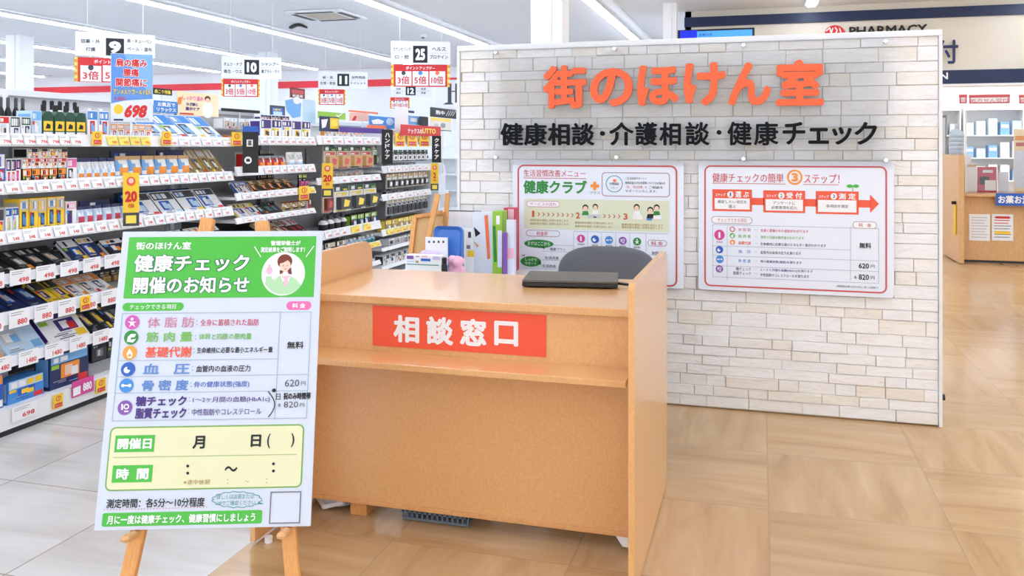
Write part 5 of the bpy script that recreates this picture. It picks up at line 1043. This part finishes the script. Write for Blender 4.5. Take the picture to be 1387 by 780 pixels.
# monitor above the partition
p = at(970, 78, Y=13.4); rt = None
bt = Board(p, (1, 0, 0), (0, .02, 1)); rt = empty('wall_monitor', p, 'blue wall monitor high on the pharmacy fascia above the stone partition', 'monitor', basis=bt.basis)
bt.plate(918, 39, 1022, 92, .05, M_BLACKP).build('housing', rt, bevel=.006, world=False); bt.rect(921, 41.5, 1019, 89, mat('screen_blue', (70, 150, 240), .3, emit=.7)); bt.rect(921, 41.5, 944, 89, mat('screen_deep', (16, 40, 220), .3, emit=.7), 2); bt.text('お知らせ', 947, 45, 965, 49, 'navy', .02, 3); bt.hline(947, 1016, 52, 1, 'white', 3)
bt.build('screen', rt); u, v = bt.uv(970, 60); MB().bx(u-.12, u+.12, .05, .80-.03, v-.1, v+.1, M_BLACKP).build('bracket', rt, world=False)
for k, (x, y) in enumerate(((1.2, 15.6), (2.8, 15.6), (4.4, 15.6), (6.0, 15.6))):  # lamps added to brighten the dark room behind the fascia
    r_ = empty('ceiling_light', (x, y, H_CEIL), 'added square ceiling light brightening the pharmacy room '+('nearest the end wall', 'over the tall white cabinet', 'over the first medicine shelves', 'over the last medicine shelves')[k], 'light')
    MB().bx(x-.62, x+.62, y-.62, y+.62, H_CEIL-.03, H_CEIL-.001, M_STEEL).build('housing', r_); MB().bx(x-.58, x+.58, y-.58, y+.58, H_CEIL-.036, H_CEIL-.03, mat('added_fill_diffuser', (246, 249, 255), .5, emit=10)).build('diffuser', r_)
# counter
rco = empty('pharmacy_counter', (3.5, 11.9, 0), 'light wood pharmacy counter with tall side panel beyond the stone partition', 'counter')
zt_ = at(1303, 210, X=2.31).z
MB().bx(2.29, 2.345, 11.42, 12.40, 0.01, zt_, M_COUNTER).build('end_panel', rco, bevel=.003)
zc = at(1340, 263, Y=11.58).z
MB().bx(2.345, 4.6, 11.66, 11.69, .03, zc-.03, M_COUNTER).build('front_panel', rco); MB().bx(2.345, 4.6, 11.56, 12.3, zc-.03, zc, M_COUNTER).build('counter_top', rco, bevel=.004); MB().bx(2.36, 4.6, 11.70, 12.2, 0, .03, 'dgrey').build('plinth', rco); MB().bx(2.345, 4.6, 12.2, 12.23, .03, zc-.03, M_COUNTER).build('back_panel', rco)
for k, (x0, y0, x1, y1, lab) in enumerate(((1312.5, 290, 1341, 326, 'plain white printed notice on the pharmacy counter front'), (1343.5, 290, 1372.5, 326, 'white notice with red and yellow print on the pharmacy counter front'))):
    def d(b, k=k, x0=x0, y0=y0, x1=x1, y1=y1):
        for j in range(8): b.rect(x0+3, y0+4+j*3.8, x1-3-(j % 3)*2, y0+5.2+j*3.8, 'lgrey' if k == 0 else ('rose' if j < 3 else 'grey'))
        if k: b.rect(x0+4, y0+23, x1-4, y0+27, 'yellow', 2); b.rect(x0+5, y0+3, x1-5, y0+6, 'red', 2)
    flag(x0, y0, x1, y1, at((x0+x1)/2, y1, Y=11.652), 'paper_notice', lab, 'notice', d, U=(1, 0, 0), thick=.003)
flag(1349, 262, 1420, 279, at(1384, 279, Y=11.548), 'counter_sign', 'blue sign with white lettering on the pharmacy counter edge', 'sign', lambda b: b.text('お薬お渡し口', 1352, 265, 1417, 276, 'white', .03), U=(1, 0, 0), thick=.006, m='blue')
a, c = at(1288, 275, X=2.283), at(1294, 318, X=2.283); r_ = empty('yellow_strap', (2.28, (a.y+c.y)/2, c.z), 'yellow strap hanging on a hook at the wooden side panel', 'strap')
MB().bx(2.272, 2.286, c.y-.05, c.y+.05, c.z, a.z, 'yellow').build('strap', r_, bevel=.003); MB().cyl((2.24, c.y, a.z+.02), (2.29, c.y, a.z+.02), .02, M_BLACKP).build('hook', r_)
# water dispenser bottle
p = at(1295.5, 209, Y=12.42); rw = empty('water_bottle', (p.x, 12.42, zt_+.004), 'grey-blue clear ribbed bottle above the wooden side panel', 'bottle'); hb = at(1295.5, 172, Y=12.42).z-(zt_+.004)
M_PET = mat('water_plastic', (186, 198, 208), .10); rb_ = .092
pr_ = [(rb_*.96, 0)]
for k in range(5): pr_ += [(rb_, hb*(.03+.15*k)), (rb_, hb*(.13+.15*k)), (rb_*.93, hb*(.155+.15*k))]
pr_ += [(rb_*.6, hb*.9), (rb_*.25, hb*.94)]
MB().lathe(pr_, (p.x, 12.42, zt_+.004), M_PET).build('body', rw, smooth=True); MB().lathe([(rb_*.26, hb*.94), (rb_*.26, hb*1.08), (rb_*.1, hb*1.1)], (p.x, 12.42, zt_+.004), M_PET, 12).build('neck', rw)
solid(MB().bx(p.x-.07, p.x+.17, 12.405, 12.7, 0, zt_+.002, M_STEEL), 'water_server', 'white server cabinet behind the wooden side panel', 'water server')
def yslab(px0, py0, px1, Y, depth, m, z0): return slab(px0, py0, px1, Y, depth, m, z0=z0)
def cpatch(mb, a0, b0, a1, b1, Y, m, k=1): return patch(mb, a0, b0, a1, b1, Y, m, k)
mb = yslab(1308, 221, 1323, 12.0, .05, 'white', zc+.001); cpatch(mb, 1309, 223, 1322, 226, 12.0, 'tan'); solid(mb, 'leaflet_stand', 'white upright leaflet stand at the wooden side panel', 'stand')
mb = yslab(1325, 226, 1350, 12.05, .06, 'crimson', zc+.001); cpatch(mb, 1327, 239, 1340, 250, 12.05, 'black'); cpatch(mb, 1334, 244, 1349, 258, 12.05, 'white', 2); cpatch(mb, 1331, 230, 1345, 234, 12.05, 'white', 2); solid(mb, 'leaflet_holder', 'red and black leaflet holder on the pharmacy counter', 'holder')
mb = yslab(1353, 233, 1366, 12.1, .04, 'paper', zc+.001); solid(mb, 'card_stand', 'small white card stand beside the red leaflet holder', 'stand')
mb = yslab(1374, 175, 1400, 12.15, .03, mat('ink_creamposter', (250, 226, 180), .4), zc+.001); cpatch(mb, 1375, 184, 1400, 190, 12.15, 'orange'); cpatch(mb, 1376, 193, 1398, 198, 12.15, 'rose'); cpatch(mb, 1374, 204, 1400, 255, 12.15, 'paper'); solid(mb, 'standing_poster', 'cream and orange standing poster on the pharmacy counter by the frame edge', 'poster')
rsn = empty('acrylic_screen', (3.5, 11.8, zc), 'clear acrylic screen standing along the pharmacy counter', 'screen')
MB().bx(2.42, 4.6, 11.80, 11.806, zc+.03, 1.85, M_ACRYLIC).build('sheet', rsn)
for x in (2.44, 3.3, 4.2): MB().bx(x-.01, x+.01, 11.79, 11.816, zc+.001, 1.85, M_STEEL).build('post', rsn)
for k, (x0, x1) in enumerate(((1299, 1310), (1312.5, 1368), (1380, 1420))):
    bd, r_ = flag(x0, 128, x1, 140.5, at((x0+x1)/2, 140.5, Y=14.24), 'hanging_sign', ('small red framed hanging sign over the water bottle', 'long red framed hanging sign over the pharmacy counter', 'red framed hanging sign cut by the frame edge')[k], 'sign', lambda b, x0=x0, x1=x1: (b.ring(x0+.5, 128.5, x1-.5, 140, .5, 1.8, 'rose'), b.rect(x0, 128, x1, 132, 'rose', 3), b.text('処方せん受付', x0+2, 133.4, x1-2, 138.4, 'rose', .01)), U=(1, 0, 0), thick=.006)
    u, v = bd.uv((x0+x1)/2, 128); MB().cyl((u, .003, v), (u, .003, z5-r_.matrix_basis.translation.z), .003, M_STEEL, 6).build('wire', r_, world=False)
rmc = empty('tall_cabinet', (2.35, 14.9, 0), 'tall white cabinet just past the end of the stone partition', 'cabinet')
a, c = at(1268, 325, Y=14.6), at(1287, 226, Y=14.6)
MB().bx(a.x, c.x+.05, 14.6, 15.1, 0, c.z, M_STEEL).build('body', rmc, bevel=.004); MB().bx(a.x+.01, c.x+.04, 14.585, 14.6, .05, c.z-.02, M_STEEL).build('door', rmc); MB().bx(c.x-.0, c.x+.02, 14.57, 14.585, .6, .8, M_CHROME).build('handle', rmc)
mb = MB().bx(a.x+.02, c.x-.03, 14.7, 14.78, c.z+.001, c.z+.80, 'mgrey'); mb.bx(a.x+.04, c.x-.05, 14.69, 14.70, c.z+.06, c.z+.76, 'lgrey'); solid(mb, 'wall_panel_case', 'narrow grey framed case standing on the tall white cabinet', 'case')
for k in range(4):
    r_ = empty('medicine_shelf', (3.0+1.0*k, 16.9, 0), f"pale medicine shelf against the pharmacy back wall, {('closest to the water bottle', 'next along behind the acrylic screen', 'third along the back wall', 'last along the back wall')[k]}", 'shelf')
    x = 2.95+1.0*k; MB().bx(x-.48, x+.48, 17.3, 17.33, 0, 2.1, M_WALL).build('back_panel', r_)
    for sx in (-.48, .46): MB().bx(x+sx, x+sx+.02, 16.95, 17.3, 0, 2.1, M_STEEL).build('side_panel', r_)
    for z in (.4, .8, 1.2, 1.6, 2.06): MB().bx(x-.46, x+.46, 16.95, 17.3, z, z+.02, M_STEEL).build('shelf_board', r_)
    g = random.Random(k+20)
    for z, zn in ((.82, 'second'), (1.22, 'third'), (1.62, 'fourth')):
        for j in range(5):
            w_ = .07; xx = x-.38+.19*j; col = g.choice(('pale', 'paper', 'lgrey', 'white', 'sky'))
            hgt = g.uniform(.16, .30); m = MB().bx(xx-w_, xx+w_, 17.0, 17.2, z+.001, z+hgt, col); m.bx(xx-w_*.8, xx+w_*.8, 16.998, 17.0, z+hgt*.55, z+hgt*.8, 'white')
            lab = f'pale medicine carton in the {zn} compartment of a back wall shelf'; solid(m, 'medicine_carton', lab, 'carton', 'medicine cartons '+zn+' compartment')
bpy.data.objects.remove(tobj)
